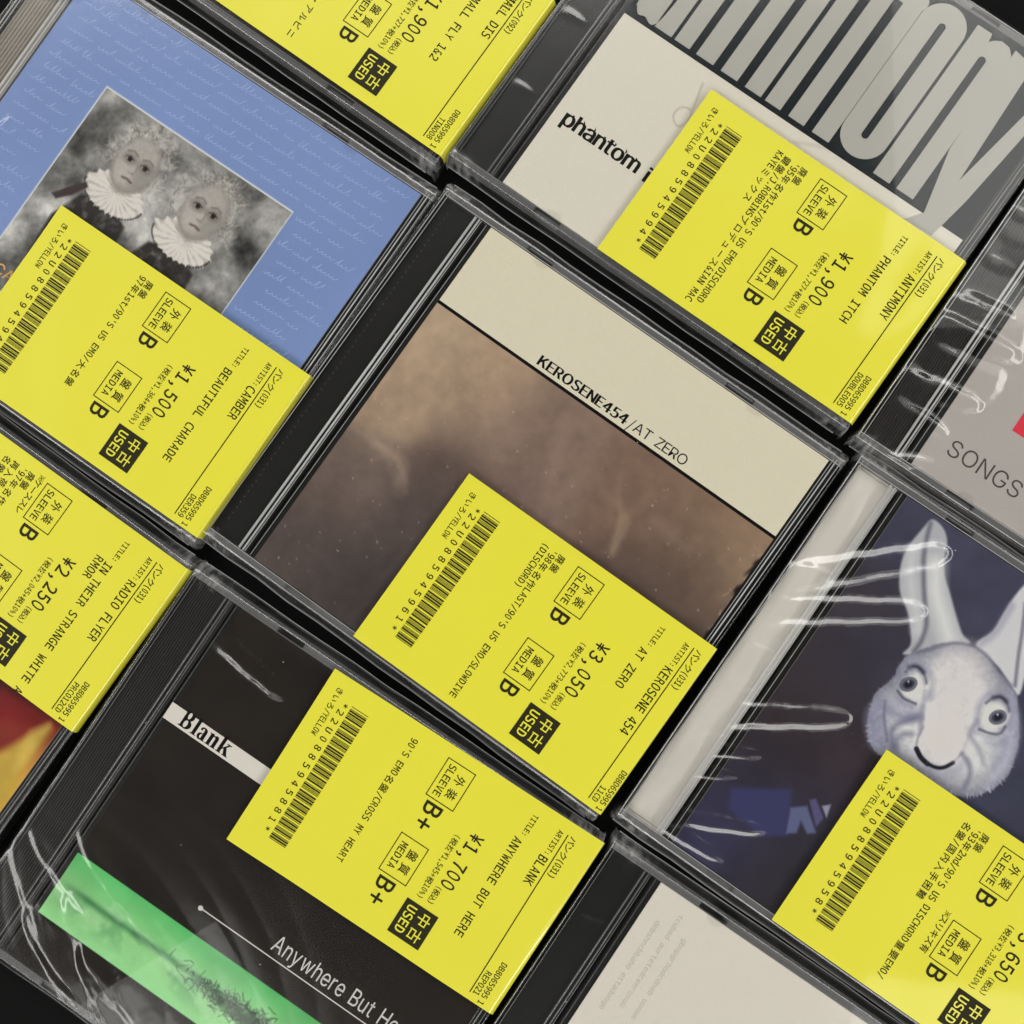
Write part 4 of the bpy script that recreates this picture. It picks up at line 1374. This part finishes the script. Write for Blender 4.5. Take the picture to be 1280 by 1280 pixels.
art.stroke(smooth_poly([(62.05, 9.29), (65.96, 17.03), (68.58, 22.80), (72.47, 30.50)], 5, False), 0.9, (96, 96, 112), 0.9, 0.85)
art.stroke(smooth_poly([(58.00, 26.35), (59.66, 20.44), (59.30, 12.14)], 5, False), 1.8, (132, 132, 150), 2.0, 0.6)
head = smooth_poly([(42.84, 40.62), (44.89, 37.39), (47.81, 33.37), (51.28, 30.20), (55.52, 28.21), (60.74, 27.72), (65.94, 29.31), (71.13, 30.91), (74.62, 32.73), (78.12, 37.37), (80.85, 41.12), (83.47, 46.81), (84.69, 53.01), (83.45, 58.10), (80.74, 62.34), (77.81, 64.87), (73.40, 66.55), (67.92, 66.63), (60.43, 67.16), (54.19, 68.23), (49.52, 68.19), (45.39, 64.92), (42.59, 59.30), (41.34, 54.48), (43.11, 48.03), (42.44, 44.22)], 4)
d = art.sdf(head) + 0.7 * (fur - 0.5)
m = np.clip(0.5 - d / 0.5, 0, 1)
depth = np.clip(-d / 8.5, 0, 1)[..., None]
skin = np.array(MID) * 0.97 + (np.array(LIGHT) - np.array(MID) * 0.97) * depth ** 0.8
skin = skin * (1 + 0.14 * (fur - 0.5) * (1 - depth[..., 0] * 0.8))[..., None]
art.img = art.img * (1 - m[..., None]) + skin * m[..., None]
RB = lambda pts, w, col, soft=0.5, alpha=1.0: art.stroke(smooth_poly(pts, 5, False), w, col, soft, alpha)
# shaded sides of the cheeks, brow of the head, muzzle
art.poly(smooth_poly([(42.33, 59.48), (44.43, 54.23), (49.79, 60.91), (53.11, 65.20), (50.15, 67.74), (45.46, 64.87)], 4), (132, 132, 156), 3.5, 0.75)
art.poly(smooth_poly([(47.71, 51.47), (53.66, 50.64), (56.43, 53.44), (53.06, 56.74), (47.96, 57.45), (45.71, 54.76)], 4), (150, 150, 168), 3.0, 0.7)
art.poly(smooth_poly([(72.62, 33.18), (77.54, 36.83), (81.77, 43.30), (83.32, 51.62), (81.67, 58.88), (79.01, 49.93), (76.98, 41.94)], 4), (166, 166, 184), 3.0, 0.8)
art.poly(smooth_poly([(57.07, 52.99), (52.32, 40.20), (52.06, 32.79), (56.30, 29.38), (61.12, 29.35), (65.66, 36.61), (67.40, 44.85), (69.01, 52.21), (69.88, 56.32), (67.79, 60.13), (64.52, 61.47), (60.60, 60.44), (57.94, 57.11)], 4), PINK, 9.0, 0.75)
RB([(44.64, 38.42), (47.82, 34.79), (51.45, 30.46), (56.29, 27.96), (61.28, 27.82), (66.69, 29.75), (71.66, 31.02)], 0.7, (96, 96, 112), 1.0, 0.75)
gm = 1 + 0.13 * (art.noise(2.4, 3, 95) - 0.5) + 0.10 * (art.noise(0.8, 2, 96) - 0.5)
art.img = np.where((art.sdf(head) < 0)[..., None], art.img * gm[..., None], art.img)
art.blob([(56.77, 38.53)][0], 5.0, 7.0, 0, (190, 186, 188), 8.0, 0.5)
art.blob([(64.59, 55.30)][0], 6.0, 5.0, 0, (222, 216, 212), 5.0, 0.6)
RB([(48.35, 51.03), (45.78, 48.55), (44.79, 44.96), (45.62, 41.30), (48.92, 40.67), (52.34, 43.04), (54.38, 46.83)], 1.6, (128, 128, 148), 2.6, 0.7)
RB([(70.78, 45.79), (68.34, 42.78), (67.31, 38.77), (68.93, 35.28), (72.20, 33.95), (75.43, 36.42), (77.34, 40.74)], 1.6, (132, 132, 152), 2.6, 0.7)
RB([(47.10, 56.15), (50.08, 56.45), (53.15, 54.78), (54.94, 52.58)], 1.4, (112, 112, 136), 2.6, 0.6)
RB([(66.01, 63.73), (69.38, 63.25), (71.58, 60.30), (72.73, 57.15)], 2.4, (140, 140, 158), 3.2, 0.6)
RB([(74.69, 48.25), (77.32, 47.35), (78.57, 45.06)], 1.4, (128, 128, 150), 2.6, 0.6)
# eyes
for ec, ic, brow, lid in (([(49.66, 46.56)][0], [(47.68, 47.22)][0],
                           [(45.11, 44.74), (45.38, 43.04), (46.84, 41.74), (49.09, 41.98), (51.71, 44.04)], [(46.28, 50.57), (48.52, 51.28), (50.26, 51.11), (52.38, 50.68)]),
                          ([(72.43, 40.96)][0], [(73.39, 40.67)][0],
                           [(68.48, 39.14), (69.47, 36.79), (70.92, 35.50), (72.84, 35.62), (75.02, 37.41)], [(71.00, 46.48), (73.20, 45.98), (75.04, 45.27), (76.46, 43.95), (76.52, 41.79)])):
    art.blob(ec, 3.3, 4.3, 30, (204, 203, 198), 1.2)
    art.blob(ic, 2.0, 2.6, 32, (70, 70, 84), 0.35)
    art.blob(ic, 1.65, 2.2, 32, (120, 122, 138), 0.3)
    art.blob(ic, 1.4, 1.95, 32, (62, 62, 78), 0.3)
    art.blob(ic, 0.85, 1.2, 32, (24, 24, 34), 0.3)
    art.blob((ic[0] - 0.45, ic[1] - 0.6), 0.28, 0.28, 0, (180, 182, 196), 0.25)
    RB(brow, 0.5, (70, 70, 86), 0.9)
    RB(brow[1:4], 1.3, (54, 54, 68), 1.1, 0.95)
    RB([(p[0] - 0.1, p[1] + 0.9) for p in brow[1:]], 0.5, (140, 140, 156), 0.9, 0.7)
    RB([(p[0] - 0.2, p[1] - 0.9) for p in brow], 0.4, (120, 120, 138), 0.8, 0.6)
    RB(lid, 0.6, (66, 66, 82), 0.8)
    RB([(p[0] - 0.3, p[1] + 1.2) for p in lid], 0.8, (128, 128, 146), 1.6, 0.6)
# nose and mouth
RB([(52.57, 46.19), (54.55, 50.02), (56.27, 53.55), (57.78, 57.22)], 0.9, (140, 140, 154), 1.6, 0.7)
RB([(69.02, 42.77), (69.36, 46.78), (69.85, 50.68), (70.66, 54.36)], 0.9, (158, 155, 162), 1.8, 0.7)
RB([(59.40, 53.73), (60.06, 57.52), (63.14, 60.08)], 1.2, (190, 186, 186), 2.0, 0.6)
RB([(57.66, 54.94), (58.32, 58.73), (59.50, 61.21)], 0.5, (110, 110, 124), 0.8, 0.8)
RB([(59.59, 61.15), (61.92, 62.44), (64.42, 62.86)], 1.45, (24, 24, 34), 0.4)
RB([(64.42, 62.86), (66.95, 62.36), (68.82, 61.01), (70.15, 58.48)], 1.1, (24, 24, 34), 0.4)
RB([(70.15, 58.48), (70.41, 56.42), (70.71, 54.79)], 0.4, (120, 118, 130), 0.8, 0.7)
# folds of the cheeks
RB([(44.86, 54.88), (46.76, 58.29), (49.22, 61.30), (51.56, 63.92)], 0.6, (92, 92, 112), 1.0, 0.8)
RB([(55.41, 53.30), (52.74, 56.25), (51.27, 58.93), (51.44, 61.64), (53.84, 64.22)], 1.2, (92, 92, 116), 2.4, 0.9)
RB([(56.04, 58.44), (54.24, 59.93), (53.78, 62.37), (54.91, 64.42)], 1.2, (104, 104, 126), 2.2, 0.85)
RB([(54.29, 50.20), (56.12, 53.66), (57.56, 55.49)], 0.9, (130, 130, 146), 1.6, 0.7)
RB([(70.93, 55.11), (73.99, 56.27), (76.05, 59.05), (76.54, 62.94)], 0.9, (98, 98, 120), 1.8, 0.85)
RB([(69.30, 44.94), (69.63, 48.95), (73.86, 51.18), (77.08, 53.63)], 0.8, (122, 122, 140), 2.0, 0.8)
RB([(78.25, 43.88), (80.16, 48.19), (80.07, 52.95)], 0.8, (140, 140, 158), 1.8, 0.6)
RB([(66.01, 63.73), (68.03, 66.08), (69.61, 66.39)], 0.7, (130, 130, 148), 1.6, 0.6)
gf = np.random.default_rng(21)
cx_, cy_ = np.mean([p[0] for p in head]), np.mean([p[1] for p in head])
for k in range(1100):
    e = head[gf.integers(len(head))]
    t = gf.uniform(0.25, 1.0) ** 0.5
    x0, y0 = cx_ + (e[0] - cx_) * t + gf.normal(0, 0.8), cy_ + (e[1] - cy_) * t + gf.normal(0, 0.8)
    a0 = math.atan2(y0 - cy_, x0 - cx_) + gf.normal(0, 0.35) + 0.5
    ln = gf.uniform(0.5, 1.3)
    c_ = (88, 88, 112) if gf.random() < 0.5 else (206, 206, 214)
    art.stroke([(x0, y0), (x0 + ln * math.cos(a0), y0 + ln * math.sin(a0))], 0.12, c_, 0.3, gf.uniform(0.05, 0.2) * (0.35 + 0.65 * t))
for k in range(90):
    e = head[gf.integers(len(head))]
    if e[1] < 48:
        continue
    a0 = math.atan2(e[1] - cy_, e[0] - cx_) + gf.uniform(-0.5, 0.5)
    art.stroke([(e[0] - 1.2 * math.cos(a0), e[1] - 1.2 * math.sin(a0)), (e[0] + 0.4 * math.cos(a0), e[1] + 0.4 * math.sin(a0))], 0.2, (170, 170, 186), 0.3, 0.6)
booklet(root, art)
h_t = [(119.27, 102.51), (119.58, 111.23)]
price_label(root, 52.0, 66.2, 142, '22U0885945958', 'THREE SONGS', 'SECOND SUNS', '', '¥3,650', '(税抜¥3,318+税10%)', 'B',
            ['廃盤', "'93年2nd/90'S US DISCHORD重要EMO/", '名盤/国内入手困難'], '12CD', wrap=2.0, side='※スリキズ有', side_at=2)
cr = [(36.52, 9.20), (40.24, 27.07), (39.64, 64.33), (24.92, 87.21), (22.64, 95.93), (37.21, 104.29), (32.02, 118.29)]
plastic_sleeve(root, [(*cr[0], 136, 46, 5.0, 1.0), (*cr[1], 146, 46, 4.6, 1.0), (*cr[2], 147, 36, 4.2, 1.0), (*cr[3], 152, 16, 2.4, 0.95), (*cr[4], 152, 14, 2.2, 0.95), (*cr[5], 154, 28, 3.0, 0.95),
                      (*cr[6], 178, 20, 2.8, 0.95), (13.5, 34, 160, 9, 2.0, 1.0), (13, 62, 165, 9, 2.0, 1.0), (13, 72, 150, 8, 1.8, 1.0), (13, 88, 155, 9, 2.0, 1.0), (11, 110, 155, 8, 1.6, 1.0)], 8, 1.0)

# ================================================================ I: plain pale cover
root = jewel_case('I', 'jewel case with plain pale grey cover and smooth black spine, no label')
back_tray(root, 'smooth')
front_lid(root, False)
art = Art(17.8, 137.8, 2.6, 122.4, 0.6, (203, 197, 186))
art.img *= (1 + 0.03 * (art.noise(30, 3, 44) - 0.5))[..., None]


def draw(mb):
    g2 = random.Random(4)
    for k, (u, v, n) in enumerate(((22.5, 12, 22), (27.0, 7, 24), (31.5, 12, 20))):
        body = ''.join(g2.choice('abcdeghnoprstu ') for _ in range(n))
        cell_text(mb, body, (u, v), 1.35, 1.5, P3, ZT, 2, 0.0)


booklet(root, art, draw, [M['faint']])
plastic_sleeve(root, [(11, 20, 172, 8, 1.6, 0.6)], 9, 1.0)
